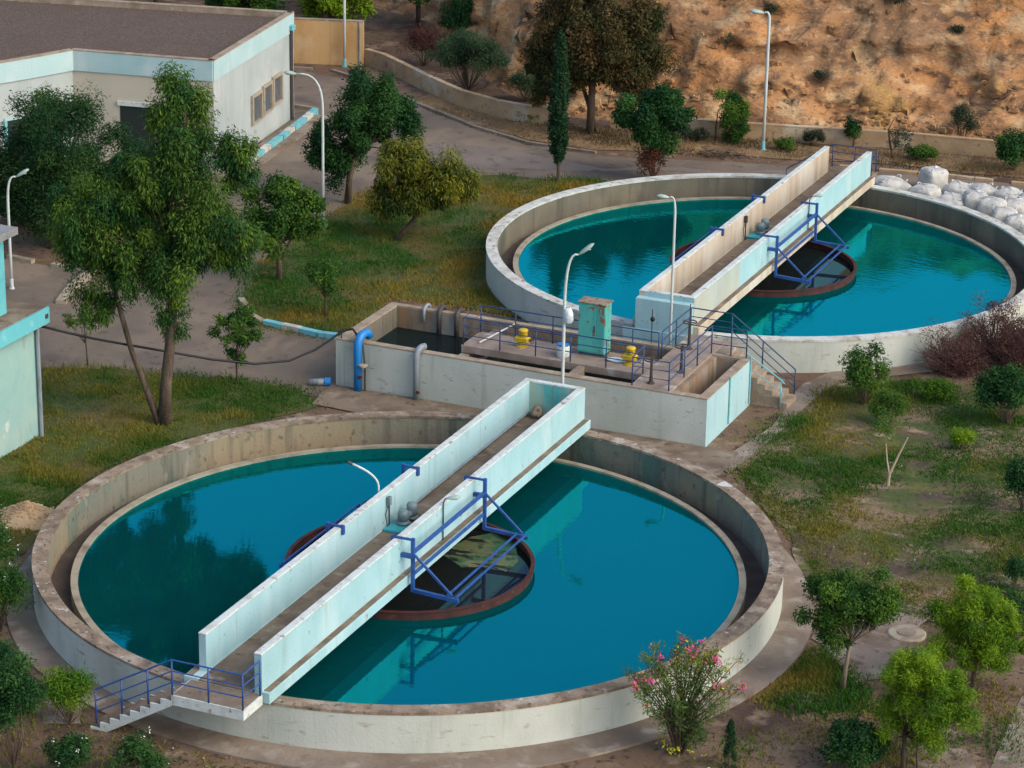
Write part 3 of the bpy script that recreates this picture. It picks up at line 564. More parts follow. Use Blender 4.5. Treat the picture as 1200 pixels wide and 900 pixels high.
drive('grey motors on a turquoise base plate on the nearer bridge deck', .45)
drive('grey motors on a turquoise base plate on the farther bridge deck', 33.3)
def switch_post(label, x, y, z, h, m=None):
    t = thing('switch_post', label, 'post', (x, y, z), 0, 'small switch posts on the bridges')
    MB().tube([(x, y, z), (x, y, z + h)], .025, 6).build('pole', darkiron, t)
    MB().box(x - .06, x + .06, y - .07, y + .07, z + h - .28, z + h, .01).build('switch_box', m or motor_g, t)
    MB().tube([(x, y, z + h - .2), (x - .02, y - .22, z + h - .5), (x, y - .12, z + .1), (x, y + .25, z + .02)], .014, 5).build('cable', black, t)
switch_post('dark switch post against the inner left parapet of the nearer bridge', -.76, .15, 1.53, 1.0)
switch_post('dark switch post against the inner left parapet of the farther bridge', -.76, 32.4, 1.53, 1.0, darkiron)

# street lamps --------------------------------------------------------------
def bez(a, b, c, n=8): return [tuple(Vector(a) * (1 - t) ** 2 + Vector(b) * 2 * t * (1 - t) + Vector(c) * t * t) for t in [i / n for i in range(n + 1)]]
def lamp_head(t, p, ang, m=None, tilt=.12, s=1.0):
    mb = MB(); prof = [(0, .03), (.08, .07), (.25, .115), (.45, .125), (.6, .10), (.70, .04), (.72, .005)]; n = 12; vs = []
    ca, sa = math.cos(ang), math.sin(ang)
    for L, r in prof:
        L, r = L * s * .9, r * s * 1.3
        for k in range(n):
            a = 2 * math.pi * k / n; u = math.cos(a) * r; z = math.sin(a) * r * (.75 if math.sin(a) > 0 else .55) + L * tilt
            vs.append((p[0] + ca * L - sa * u, p[1] + sa * L + ca * u, p[2] + z))
    fs = [(i * n + k, i * n + (k + 1) % n, (i + 1) * n + (k + 1) % n, (i + 1) * n + k) for i in range(len(prof) - 1) for k in range(n)] + [tuple(range(n - 1, -1, -1)), tuple(range((len(prof) - 1) * n, len(prof) * n))]
    mb.add(vs, fs); h = mb.build('lamp_head', m or lamphead, t, True)
    l = MB(); c = (p[0] + ca * .42 * s, p[1] + sa * .42 * s, p[2] - .065 * s + .42 * s * tilt); l.lathe([(.005, -.035 * s), (.08 * s, -.025 * s), (.11 * s, 0)], 14, c); l.build('lens', lens_m, h)
def street_lamp(label, base, h, ang, reach, straight, r=.06, curve=.5, z0=0.0, band=None, headscale=1.0, tilt=.12):
    t = thing('street_lamp', label, 'street lamp', (*base, z0), 0, 'white street lamps')
    x, y = base; ca, sa = math.cos(ang), math.sin(ang)
    top = (x + ca * reach, y + sa * reach, h)
    pts = [(x, y, z0), (x, y, z0 + (straight - z0) * .5), (x, y, straight)] + bez((x, y, straight), (x, y, h + curve * .3), top)[1:]
    n = len(pts); MB().tube(pts, [r * (1 - .45 * i / (n - 1)) for i in range(n)], 10).build('pole', lamp_white, t, True)
    MB().lathe([(r * 1.9, 0), (r * 1.9, .04), (r * 1.25, .06), (r * 1.2, .4), (r * 1.02, .42)], 12, (x, y, z0)).build('base_plate', lamp_white if not band else band, t)
    lamp_head(t, top, ang, None, tilt, headscale)
    return t
LEFT, RIGHT = math.atan2(-.40, -.92), math.atan2(.40, .92)
street_lamp('tall curved white lamp beside the striped kerb, between the two road trees', (-18.54, 30.50), 6.65, LEFT, 1.05, 5.2, headscale=.8)
street_lamp('curved white lamp standing behind the turquoise tower at the left edge', (-25.77, 18.22), 4.5, RIGHT, .35, 3.4, headscale=.8, tilt=.6)
street_lamp('straight white lamp in front of the yellow wall, cut by the top edge', (-30.71, 56.58), 7.2, LEFT, .7, 6.4, r=.075, band=cyanpaint)
street_lamp('tall straight white lamp on the verge in front of the orange hillside', (-6.22, 50.98), 6.45, LEFT, .25, 6.1, r=.075, band=cyanpaint)
street_lamp('curved white lamp with a plastic bag tied on, between the basin and the nearer tank', (-.75, 13.5), 6.25, RIGHT, .42, 4.3, curve=.6, tilt=.75, headscale=.8)
street_lamp('slim curved white lamp in front of the farther bridge end wall', (.58, 20.35), 6.6, LEFT, .22, 6.0, r=.05, headscale=.7)
def deck_lamp(label, x, y, z, zt, ang, reach):
    t = thing('deck_lamp', label, 'lamp', (x, y, z), 0, 'small lamps on the bridges')
    MB().tube([(x, y, z), (x, y, zt - .2)] + bez((x, y, zt - .2), (x, y, zt), (x + math.cos(ang) * reach, y + math.sin(ang) * reach, zt + .03), 5)[1:], .02, 7).build('pole', darkiron, t, True)
    lamp_head(t, (x + math.cos(ang) * reach, y + math.sin(ang) * reach, zt + .03), ang, None, .1, .6)
deck_lamp('small green lamp leaning over the right parapet of the nearer bridge', 1.09, -.05, 1.57, 2.85, RIGHT, .1)
deck_lamp('small green lamp on the right parapet of the farther bridge', 1.09, 34.75, 1.57, 2.95, RIGHT, .15)
t = thing('lamp_pole', 'bent white lamp pole without a head on the left of the nearer bridge', 'lamp pole', (-1.16, .25, 1.57))
MB().tube([(-1.16, .25, 1.57), (-1.16, .25, 2.75)] + bez((-1.16, .25, 2.75), (-1.16, .2, 3.15), (-1.75, -.35, 3.58), 8)[1:], .035, 8).build('pole', lamp_white, t, True)
MB().tube([(-1.74, -.34, 3.57), (-1.83, -.42, 3.64)], .05, 8).build('end_socket', darkiron, t)
# ------------------------------------------------------------------ basin
ZT = 1.75; X0, X1, Y0, Y1 = -9.62, 4.21, 14.1, 18.62
t = thing('basin', 'long white rectangular concrete basin between the two tanks', 'basin', (-2.7, 16.3, 0))
def wallbox(x0, x1, y0, y1, z1=ZT, name='wall', m=whitewall, inner=None):
    o = MB().box(x0, x1, y0, y1, -.1, z1 - .05).build(name, m, t); MB().box(x0 - .004, x1 + .004, y0 - .004, y1 + .004, z1 - .05, z1).build('wall_cap', basin_top, t); return o
def inner(x0, x1, y0, y1, m=basin_in): MB().box(x0, x1, y0, y1, 0, ZT - .056).build('inner_lining', m, t)
wallbox(X0 + .33, X1, Y0, Y0 + .30); wallbox(X0, X0 + .32, Y0, Y1); wallbox(X1 - .32, X1, Y0 + .31, Y1, m=bluewhite); MB().box(X1 + .001, X1 + .006, Y0, Y0 + .309, 0, ZT - .06).build('painted_end', bluewhite, t); wallbox(X0 + .33, X1 - .33, Y1 - .25, Y1)
inner(X0 + .326, X1 - .34, Y1 - .27, Y1 - .253); inner(X0 + .323, X0 + .34, Y0 + .31, Y1 - .28, innerwall); inner(X0 + .345, X1 - .345, Y0 + .303, Y0 + .32, innerwall); inner(X1 - .345, X1 - .324, Y0 + .33, Y1 - .28)
MB().box(-5.42, -5.12, Y0 + .33, Y1 - .28, 0, 1.42).build('cross_wall', concrete, t)
MB().box(-5.42, 1.40, 15.5, 17.12, 1.45, 1.72, .01).build('slab', slabc, t)
MB().box(-1.0, -.75, Y0 + .31, 15.49, .2, 1.66).build('cross_wall', concrete, t)
MB().box(1.42, 2.86, Y0 + .02, 20.05, 1.47, 1.765, .01).build('walkway', slabc, t)
MB().box(2.87, 3.05, Y0 + .33, Y1 - .28, .1, 1.70).build('cross_wall', basin_in, t)
MB().box(1.6, 2.7, 18.65, 19.9, 0, 1.46).build('walkway_pier', innerwall, t)
MB().box(3.06, X1 - .35, Y0 + .33, Y1 - .28, 0, .25).build('floor', mud, t)
for a, b, c, d, z in ((X0 + .345, -5.43, Y0 + .325, Y1 - .275, .92), (-5.11, 2.86, Y0 + .325, Y1 - .275, .80)):
    w_ = MB(); w_.add([(a, c, z), (b, c, z), (b, d, z), (a, d, z)], [(0, 1, 2, 3)]); struct(w_.build('water', water_dark))
MB().tube([(X1 + .035, 16.35, .1), (X1 + .035, 16.35, 1.80)], .03, 8).build('drain_pipe', cyanpaint, t)
MB().tube([(X1 + .035, 18.5, .1), (X1 + .035, 18.5, 1.85)], .03, 8).build('drain_pipe', cyanpaint, t)
railing('handrail', 'dark blue railing around the slab with the turquoise cabinet', [(1.36, 15.56, 1.72), (-5.36, 15.56, 1.72), (-5.36, 17.05, 1.72), (1.36, 17.05, 1.72)],
        [(x, 15.56, 1.72) for x in (1.36, 0, -1.32, -2.62, -3.97, -5.36)] + [(x, 17.05, 1.72) for x in (-5.36, -4.03, -2.6, -1.0, .39, 1.36)], 1.0)
railing('handrail', 'dark blue railing along the open right pit of the basin', [(1.42, 15.5, 1.765), (1.48, 14.22, 1.765), (2.80, 14.22, 1.765), (2.80, 18.45, 1.765), (4.05, 18.55, 1.75)],
        [(1.48, 14.22, 1.765), (2.80, 14.22, 1.765), (2.80, 15.7, 1.765), (2.80, 17.0, 1.765), (2.80, 18.45, 1.765), (3.5, 18.5, 1.75), (4.05, 18.55, 1.75)], 1.0)
railing('handrail', 'dark blue railing of the cross walkway leading down the basin stairs', [(1.46, 17.1, 1.765), (1.46, 20.0, 1.765), (3.0, 20.0, 1.765), (5.45, 19.85, .12)],
        [(1.46, 17.1, 1.765), (1.46, 18.5, 1.765), (1.46, 20.0, 1.765), (3.0, 20.0, 1.765), (4.2, 19.92, .96), (5.45, 19.85, .12)], 1.0)
t = thing('staircase', 'small concrete stairs at the right end of the basin', 'stairs', (4.3, 19.3, 0))
MB().box(2.865, 3.3, 18.72, 19.95, 0, 1.73).build('landing', slabc, t)
for k in range(8):
    MB().box(3.302 + k * .28, 3.58 + k * .28 - .002, 18.78, 19.80, 0, 1.55 - k * .19).build('step', basin_top, t)
railing('handrail', 'pale cyan handrail on the near side of the basin stairs', [(4.0, 18.74, .9), (5.30, 18.74, .12), (5.42, 18.74, .0)], [(4.0, 18.74, .9), (5.30, 18.74, .05)], .95, (.55,), cyanpaint)

# cabinet
t = thing('electrical_cabinet', 'rusty turquoise steel cabinet standing on the basin slab', 'cabinet', (-.9, 16.7, 1.72))
MB().box(-1.40, -.40, 16.42, 17.0, 1.82, 3.62, .015).build('body', cabpaint, t)
MB().box(-1.36, -.44, 16.46, 16.96, 1.72, 1.82).build('plinth', darkiron, t)
for a, b in ((-1.385, -.73), (-.72, -.415)): MB().box(a, b, 16.395, 16.418, 1.88, 3.56, .006).build('door', cabpaint, t)
MB().box(-1.45, -.35, 16.38, 17.04, 3.622, 3.66, .008).build('top', coping_brown, t)
MB().box(-.80, -.765, 16.36, 16.394, 2.6, 2.85).build('handle', darkiron, t)
def actuator(label, x, y):
    t = thing('valve_actuator', label, 'valve', (x, y, 1.72), 0, 'yellow valve actuators on the slab'); t.scale = (.78, .78, .80)
    MB().lathe([(.26, 0), (.26, .05), (.16, .07), (.15, .18), (.22, .20), (.22, .22)], 18, (x, y, 1.72)).build('flange', yellowp, t)
    b = MB(); b.box(x - .34, x + .34, y - .20, y + .20, 1.93, 2.20, .06); b.build('gear_housing', yellowp, t)
    MB().lathe([(.15, 0), (.19, .03), (.20, .10), (.20, .22), (.22, .24), (.22, .30), (.17, .33), (.02, .35)], 18, (x + .03, y, 2.20)).build('motor_cap', yellowp, t, True)
    MB().tube([(x + .34, y, 2.06), (x + .48, y, 2.06)], .05, 8).build('shaft', darkiron, t)
    w_ = MB(); w_.tube([(x + .48, y + .16 * math.cos(a), 2.06 + .16 * math.sin(a)) for a in [k * math.pi / 8 for k in range(17)]], .018, 6); w_.bar((x + .48, y - .16, 2.06), (x + .48, y + .16, 2.06), .02); w_.build('handwheel', darkiron, t)
actuator('yellow valve actuator on the left part of the slab', -3.43, 16.29)
actuator('yellow valve actuator right of the turquoise cabinet', .63, 16.2)
def handwheel(label, x, y, z, wheels, h):
    t = thing('valve_stand', label, 'valve wheel', (x, y, z), 0, 'iron valve stands on the walkway')
    MB().lathe([(.13, 0), (.13, .04), (.07, .06), (.05, .4), (.045, wheels - .05), (.07, wheels)], 12, (x, y, z)).build('pedestal', darkiron, t)
    MB().tube([(x, y, z + wheels), (x, y, z + h)], .018, 7).build('stem', darkiron, t)
    w_ = MB(); w_.tube([(x + .24 * math.cos(a), y + .24 * math.sin(a), z + wheels) for a in [k * math.pi / 10 for k in range(21)]], .022, 6)
    for a in (0, math.pi / 2): w_.bar((x - .24 * math.cos(a), y - .24 * math.sin(a), z + wheels), (x + .24 * math.cos(a), y + .24 * math.sin(a), z + wheels), .025)
    w_.build('wheel', darkiron, t)
handwheel('iron valve wheel with tall stem at the back of the walkway', 1.95, 18.5, 1.765, 1.0, 1.65)
handwheel('iron valve wheel in the middle of the cross walkway', 2.55, 16.1, 1.765, .95, 1.05)
handwheel('short iron valve stand at the front edge of the walkway', 2.0, 14.65, 1.765, .85, .95)
t = thing('level_gauge', 'thin dark gauge rod on the back wall of the basin', 'gauge', (.53, 18.55, 1.75))
MB().tube([(.53, 18.55, 1.75), (.53, 18.55, 3.0)], .02, 6).build('rod', darkiron, t); MB().lathe([(.01, 0), (.07, .03), (.09, .09), (.07, .15), (.01, .18)], 12, (.55, 18.55, 2.55)).build('float_ball', black, t, True)
t = thing('plastic_drum', 'small white and blue drum beside the turquoise cabinet', 'drum', (-1.75, 15.95, 1.72))
MB().lathe([(.20, 0), (.225, .04), (.225, .36), (.20, .40), (.20, .42)], 20, (-1.75, 15.95, 1.72)).build('body', plastic, t, True); MB().lathe([(.21, 0), (.21, .05), (.02, .055)], 20, (-1.75, 15.95, 2.141)).build('lid', pipeblue, t)
def lumpy(name, label, cat, c, r, m, seed, n=10, group=None, amp=.3, flat=0.0):
    mb = MB(); rg = np.random.default_rng(seed); vs = []; prof = n
    for i in range(prof + 1):
        ph = math.pi * i / prof - math.pi / 2
        for k in range(16):
            a = 2 * math.pi * k / 16; d = np.array([math.cos(a) * math.cos(ph), math.sin(a) * math.cos(ph), math.sin(ph)])
            q = 1 + amp * (fbm(np.array([d[0] * 2.2 + seed]), np.array([d[1] * 2.2]), np.array([d[2] * 2.2]), seed=seed)[0] - .5) * 2
            vs.append((c[0] + d[0] * r[0] * q, c[1] + d[1] * r[1] * q, max(c[2] + d[2] * r[2] * q, c[2] - r[2] * .7)))
    fs = [(i * 16 + k, i * 16 + (k + 1) % 16, (i + 1) * 16 + (k + 1) % 16, (i + 1) * 16 + k) for i in range(prof) for k in range(16)]
    mb.add(vs, fs); return tag(mb.build(name, m, None, True), label, cat, group)
lumpy('plastic_bag', 'white plastic bag tied to the lamp post above the basin', 'bag', (-.60, 13.5, 4.1), (.17, .17, .32), plastic, 4)
lumpy('plastic_sheet', 'crumpled white plastic sheet on the slab right of the cabinet', 'plastic sheet', (.05, 16.35, 1.76), (.35, .22, .05), plastic, 5)
lumpy('cloth_heap', 'small reddish bundle in the closed end of the nearer bridge', 'bundle', (-.45, 10.55, 1.68), (.2, .2, .22), coping_brown, 6)
# pipes on the basin
t = thing('bent_pipe', 'bright blue gooseneck pipe over the front wall of the basin', 'pipe', (-8.65, 13.9, 0))
MB().tube([(-8.65, 13.88, 0), (-8.65, 13.88, 1.55)] + bez((-8.65, 13.88, 1.55), (-8.65, 13.88, 2.15), (-8.55, 14.45, 2.02), 8)[1:] + [(-8.53, 14.55, 1.85)], .15, 14).build('pipe', pipeblue, t, True)
MB().tube([(-8.38, 13.9, 0), (-8.38, 13.9, 1.0), (-8.45, 13.92, 1.5), (-8.52, 14.0, 1.85)], .035, 8).build('side_pipe', darkiron, t)
MB().lathe([(.03, -.02), (.16, 0), (.16, .06), (.03, .08)], 12, (-8.38, 13.78, 1.0)).build('valve', framem, t)
MB().bar((-8.62, 13.75, 1.02), (-7.9, 13.7, 1.02), .04).build('valve_lever', greypipe, t)
MB().tube([(-8.55, 13.72, .6), (-8.42, 13.72, .6)], .06, 8).build('tap', rust, t)
t = thing('bent_pipe', 'grey pipe hooked over the front wall of the basin', 'pipe', (-6.4, 13.95, 0))
MB().tube([(-6.42, 13.95, 0), (-6.42, 13.95, 1.5)] + bez((-6.42, 13.95, 1.5), (-6.42, 13.95, 1.98), (-6.25, 14.3, 1.92), 7)[1:], .11, 12).build('pipe', greypipe, t, True)
MB().tube([(-6.35, 13.85, .35), (-6.25, 13.82, .35)], .05, 8).build('tap', rust, t)
for i, (x, lab, m, r) in enumerate(((-8.15, 'short pale pipe over the back wall of the basin, at the corner', greypipe, .06), (-7.55, 'dark pipe over the back wall of the basin, left of two', darkiron, .09), (-6.85, 'dark pipe over the back wall of the basin, nearest the slab', darkiron, .09))):
    o = MB().tube([(x, 18.75, 1.3), (x, 18.75, 1.75)] + bez((x, 18.75, 1.75), (x, 18.6, 1.98), (x, 18.25, 1.80), 6)[1:] + [(x, 18.24, 1.3 if i == 0 else .85)], r, 9).build('hook_pipe', m, None, True); tag(o, lab, 'pipe', 'pipes over the basin back wall')
o = MB().tube([(-10.45, 13.65, .12), (-9.9, 13.95, .14)], .12, 12).build('pipe_stub', greypipe, None, True); tag(o, 'grey pipe stub lying on the ground at the left basin corner', 'pipe')
MB().tube([(-9.97, 13.91, .14), (-9.78, 14.0, .14)], .15, 12).build('end_cap', pipeblue, o)
hose = [(-16.2, 5.4, 3.9), (-15.56, 6.22, 3.48), (-15.03, 6.91, 3.15), (-14.29, 7.85, 2.75), (-13.35, 9.06, 2.25), (-12.41, 10.26, 1.75), (-11.44, 11.51, 1.34), (-10.64, 12.54, 1.25), (-10.04, 13.31, 1.5), (-9.63, 13.85, 1.82), (-9.37, 14.17, 2.05), (-9.05, 14.3, 2.12), (-8.85, 14.2, 1.98), (-8.75, 14.12, 1.8)]
tag(MB().tube(hose, .042, 8).build('hose', black, None, True), 'long sagging black hose from the turquoise tower to the basin', 'hose')
tag(MB().tube([(-9.45, 14.2, 1.75), (-9.45, 14.2, 2.15)], .022, 6).build('support_rod', darkiron), 'thin dark rod propping the black hose on the basin corner', 'rod')
tag(MB().tube([(-4.9, 15.9, 1.76), (-4.2, 17.4, 2.1)], .03, 6).build('white_pole', lamp_white), 'thin white pole leaning on the left end of the slab railing', 'pole')
# ------------------------------------------------------------------ white building, top left
t = thing('building', 'white flat roofed building with a brown gravel roof and turquoise fascia', 'building', (-33, 40, 0))
HB = 5.13; bp = [(-26.84, 36.12), (-28.30, 46.42), (-46, 42.6), (-46, 25), (-37.0, 27.6), (-35.3, 30.6), (-34.2, 33.0), (-33.37, 35.05)]
def edge_wall(a, b, z0, z1, th, name, m, par, out=0.0):
    a = Vector((*a, 0)); b = Vector((*b, 0)); d = (b - a).normalized(); nn = Vector((d.y, -d.x, 0))
    if nn.dot(a - Vector((-36, 38, 0))) < 0: nn = -nn
    p = [a + nn * out, b + nn * out, b - nn * (th - out), a - nn * (th - out)]
    return MB().prism([(q.x, q.y) for q in p], z0, z1).build(name, m, par)
MB().prism(bp, 0, HB - .40).build('wall', bwarm, t)
ins = [(-27.15, 36.35), (-28.58, 46.1), (-45.6, 42.4), (-45.6, 25.6), (-37.2, 28.0), (-35.6, 30.75), (-34.5, 33.1), (-33.6, 35.32)]
MB().prism(ins, HB - .395, HB - .28).build('roof', gravel, t)
for i in range(8):
    a, b = bp[i], bp[(i + 1) % 8]
    if i == 0: edge_wall(a, b, 0, HB - .95, .1, 'side_wall', bwall, t, .02)
    if i in (4, 5, 6): edge_wall(a, b, 0, HB - .95, .1, 'side_wall', bwall, t, .02)
    o_ = .06 if i in (0, 7) else (.10 if i in (5, 6) else (.3 if i == 4 else .05))
    edge_wall(a, b, HB - (.95 if i in (0, 7, 4, 5, 6) else .9), HB - .05, .28, 'fascia', fascia if i in (0, 4, 5, 6, 7) else basin_top, t, o_)
    edge_wall(a, b, HB - .048, HB, .30, 'parapet_cap', basin_top, t, o_ + .01)
wd = Vector((-28.30 + 26.84, 46.42 - 36.12, 0)).normalized(); wn = Vector((wd.y, -wd.x, 0))
def wpt(y, z, o=0.0):
    k = (y - 36.12) / wd.y; p = Vector((-26.84, 36.12, 0)) + wd * k + wn * o; return Vector((p.x, p.y, z))
def wslab(y0, y1, z0, z1, o0, o1): 
    mb = MB(); a, b, c, d = wpt(y0, 0, o0), wpt(y1, 0, o0), wpt(y1, 0, o1), wpt(y0, 0, o1); return mb.prism([(q.x, q.y) for q in (a, b, c, d)], z0, z1)
for (ya, yb, za, zb) in ((40.75, 41.8, 1.12, 2.30), (42.2, 43.15, 1.22, 2.42), (43.5, 44.5, 1.34, 2.54)):
    f = MB()
    for (a, b, c, d) in ((ya - .13, ya, za - .08, zb + .12), (yb, yb + .13, za - .08, zb + .12), (ya, yb, zb, zb + .12), (ya, yb, za - .08, za)):
        q = wslab(a, b, c, d, .02, .15); f.add(q.v, q.f)
    fo = f.build('window_frame', framem, t)
    wslab(ya + .005, yb - .005, za + .005, zb - .005, .022, .05).build('pane', glass, fo)
p0 = wpt(45.9, 0, .1); MB().tube([(p0.x, p0.y, .05), (p0.x, p0.y, 4.35)], .09, 10).build('drain_pipe', darkiron, t); MB().box(p0.x - .16, p0.x + .16, p0.y - .16, p0.y + .16, 4.352, 4.6, .02).build('rain_hopper', cyanpaint, t)
# openings in the front
fa, fb = Vector((-26.84, 36.12, 0)), Vector((-33.37, 35.05, 0)); fd = (fb - fa).normalized(); fn = Vector((fd.y, -fd.x, 0)); fn = fn if fn.y < 0 else -fn
def fslab(k0, k1, z0, z1, o0, o1, d=None, n=None, a0=None):
    d = d or fd; n = n or fn; a0 = a0 or fa; q = [a0 + d * k0 + n * o0, a0 + d * k1 + n * o0, a0 + d * k1 + n * o1, a0 + d * k0 + n * o1]; return MB().prism([(p.x, p.y) for p in q], z0, z1)
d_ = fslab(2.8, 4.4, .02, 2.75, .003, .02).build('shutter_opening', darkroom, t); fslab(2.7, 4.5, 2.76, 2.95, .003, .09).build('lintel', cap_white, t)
sa, sb = Vector((-34.2, 33.0, 0)), Vector((-35.3, 30.6, 0)); sd = (sb - sa).normalized(); sn = Vector((sd.y, -sd.x, 0)); sn = sn if sn.x > 0 else -sn
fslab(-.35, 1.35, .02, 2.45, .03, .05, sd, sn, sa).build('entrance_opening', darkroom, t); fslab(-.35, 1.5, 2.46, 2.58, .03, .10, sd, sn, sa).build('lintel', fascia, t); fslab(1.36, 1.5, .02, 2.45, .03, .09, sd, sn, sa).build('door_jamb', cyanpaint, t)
MB().prism([(-26.5, 35.0), (-27.9, 46.9), (-26.75, 46.9), (-25.3, 36.2)], 0, .12).build('pavement', concrete)
struct(bpy.data.objects['pavement.001']) if 'pavement.001' in bpy.data.objects else None
# turquoise tower, left edge
t = thing('small_tower', 'turquoise two stage concrete kiosk tower cut by the left edge', 'tower', (-18, 3, 0))
MB().prism([(-16.25, 5.35), (-20.5, 5.35), (-20.5, -2), (-16.25, -2)], 0, 3.95).build('wall', tealwall, t)
MB().prism([(-15.93, 5.72), (-20.8, 5.72), (-20.8, -2.3), (-15.93, -2.3)], 3.952, 4.50).build('ledge', tealbright, t)
MB().prism([(-16.0, 5.65), (-20.7, 5.65), (-20.7, -2.2), (-16.0, -2.2)], 4.501, 4.53).build('ledge_top', deckc, t)
MB().prism([(-16.75, 4.45), (-20.5, 4.45), (-20.5, -1.5), (-16.75, -1.5)], 4.531, 7.18).build('upper_wall', tealbright, t)
MB().prism([(-16.40, 4.80), (-20.9, 4.80), (-20.9, -1.9), (-16.40, -1.9)], 7.182, 7.42).build('roof', roofslab, t)
MB().box(-16.748, -16.72, 2.4, 3.85, 4.95, 6.3).build('window', glass, t)
MB().tube([(-16.15, 5.28, 0), (-16.15, 5.28, 3.93)], .07, 8).build('drain_pipe', greypipe, t)
MB().box(-15.92, -15.90, 5.45, 5.6, 4.15, 4.3).build('outlet', darkiron, t)
# yellow wall, low walls
def fence_wall(label, pts, h, th, m, name='wall', cat='wall', z0=0.0):
    t = thing(name, label, cat, (*pts[0], 0)); L = []; Rr = []
    for i, p in enumerate(pts):
        a = np.array(pts[max(i - 1, 0)]); b = np.array(pts[min(i + 1, len(pts) - 1)]); d = (b - a) / np.hypot(*(b - a)); n = np.array([d[1], -d[0]]) * th / 2
        L.append(np.array(p) + n); Rr.append(np.array(p) - n)
    poly = [tuple(q) for q in L] + [tuple(q) for q in Rr[::-1]]
    mb = MB(); n = len(pts); vs = [(q[0], q[1], z) for z in (z0 - .1, h - .06) for q in L + Rr]; fs = []
    N2 = 2 * n
    for i in range(n - 1):
        fs += [(i, i + 1, N2 + i + 1, N2 + i), (n + i + 1, n + i, N2 + n + i, N2 + n + i + 1), (N2 + i, N2 + i + 1, N2 + n + i + 1, N2 + n + i)]
    fs += [(0, N2, N2 + n, n), (n - 1, 2 * n - 1, N2 + 2 * n - 1, N2 + n - 1)]
    mb.add(vs, fs); mb.build('wall_body', m, t)
    c = MB(); vs = []
    for z in (h - .058, h):
        for side, s in ((L, 1), (Rr, -1)):
            for i in range(n):
                k = np.array(L[i]) - np.array(Rr[i]); k = k / np.hypot(*k) * .015 * s; vs.append((side[i][0] + k[0], side[i][1] + k[1], z))
    c.add(vs, fs); c.build('wall_cap', m if m is lowwallm else basin_top, t); return t
yw = fence_wall('tall yellow plaster wall behind the white building', [(-42, 53.2), (-33.4, 56.2), (-29.95, 57.25)], 2.35, .25, yplaster)
MB().tube([(-30.1, 57.05, 0), (-30.1, 57.05, 2.3)], .05, 8).build('drain_pipe', greypipe, yw)
fence_wall('low weathered wall curving along the road below the hillside', [(-29.9, 57.5), (-28.6, 56.9), (-26.9, 55.6), (-24.9, 54.0), (-22.0, 51.9), (-19.6, 50.9), (-18.0, 50.6), (-16.5, 50.75)], .85, .25, lowwallm)
fence_wall('low stained wall along the foot of the orange hillside behind the far tank', [(-14.0, 51.5), (-9.5, 52.2), (-6.5, 52.85), (-.5, 54.3), (3.5, 54.8), (12, 55.6), (30, 57)], .78, .25, lowwallm)
# kerbs
def kerb(pts, h=.14, wd=.22, m=None, seed=1, gaps=.15):
    rg = random.Random(seed); mb = MB(); mb2 = MB()
    for (a, b) in zip(pts[:-1], pts[1:]):
        a = Vector((*a, 0)); b = Vector((*b, 0)); L = (b - a).length; k = max(1, round(L / .9)); d = (b - a) / k
        for i in range(k):
            if rg.random() < gaps: continue
            p = a + d * i + d * .02; q = a + d * (i + 1) - d * .02; j = Vector((rg.uniform(-.02, .02), rg.uniform(-.02, .02), 0))
            (mb2 if (m == 'stripe' and i % 3 != 1) else mb).bar((p.x + j.x, p.y + j.y, h / 2 - .02), (q.x + j.x, q.y + j.y, h / 2 - .02 + rg.uniform(-.01, .01)), wd, h)
    o = struct(mb.build('kerb', coping_white if m == 'stripe' else (m or weir_c)))
    if mb2.v: struct(mb2.build('kerb', cyanpaint))
kerb([(-25.85, 36.54), (-26.22, 38.73), (-26.72, 42.11), (-27.58, 47.29)], .34, .3, 'stripe', 2, 0)
kerb([(-29.13, 47.96), (-27.84, 47.89)], .2, .2, None, 3, 0)
kerb([(-15.00, 18.80), (-12.55, 18.49), (-11.82, 18.53)], .22, .26, 'stripe', 4, .0)
kerb([(-17.17, 20.89), (-15.81, 19.28), (-15.11, 18.86)], .16, .24, None, 5, .25)
kerb([(-28.09, 21.47), (-26.81, 21.35), (-25.91, 21.31), (-23.82, 21.12)], .18, .25, None, 6, .3)
kerb([(-24.05, 21.50), (-23.74, 19.47), (-23.09, 17.46)], .18, .4, None, 7, 0)
kerb([(-32.85, 55.03), (-30.87, 55.46), (-28.21, 54.21), (-24.09, 51.32), (-19.64, 48.53), (-16.39, 47.10), (-12.89, 46.89)], .13, .22, concrete, 8, .1)
kerb([(-2.15, 49.80), (2.25, 50.46), (7.22, 50.82)], .13, .25, lowwallm, 9, .1)
# manhole
t = thing('manhole', 'round pale manhole slab in the concrete patch right of the nearer tank', 'manhole', (14.40, 2.81, 0.00))
MB().lathe([(.56, -.02), (.56, .05), (.52, .08)], 28, (14.40, 2.81, 0.00)).build('slab', weir_c, t)
MB().lathe([(.28, .082), (.28, .10)], 24, (14.40, 2.81, 0.00)).build('cover', concrete, t)
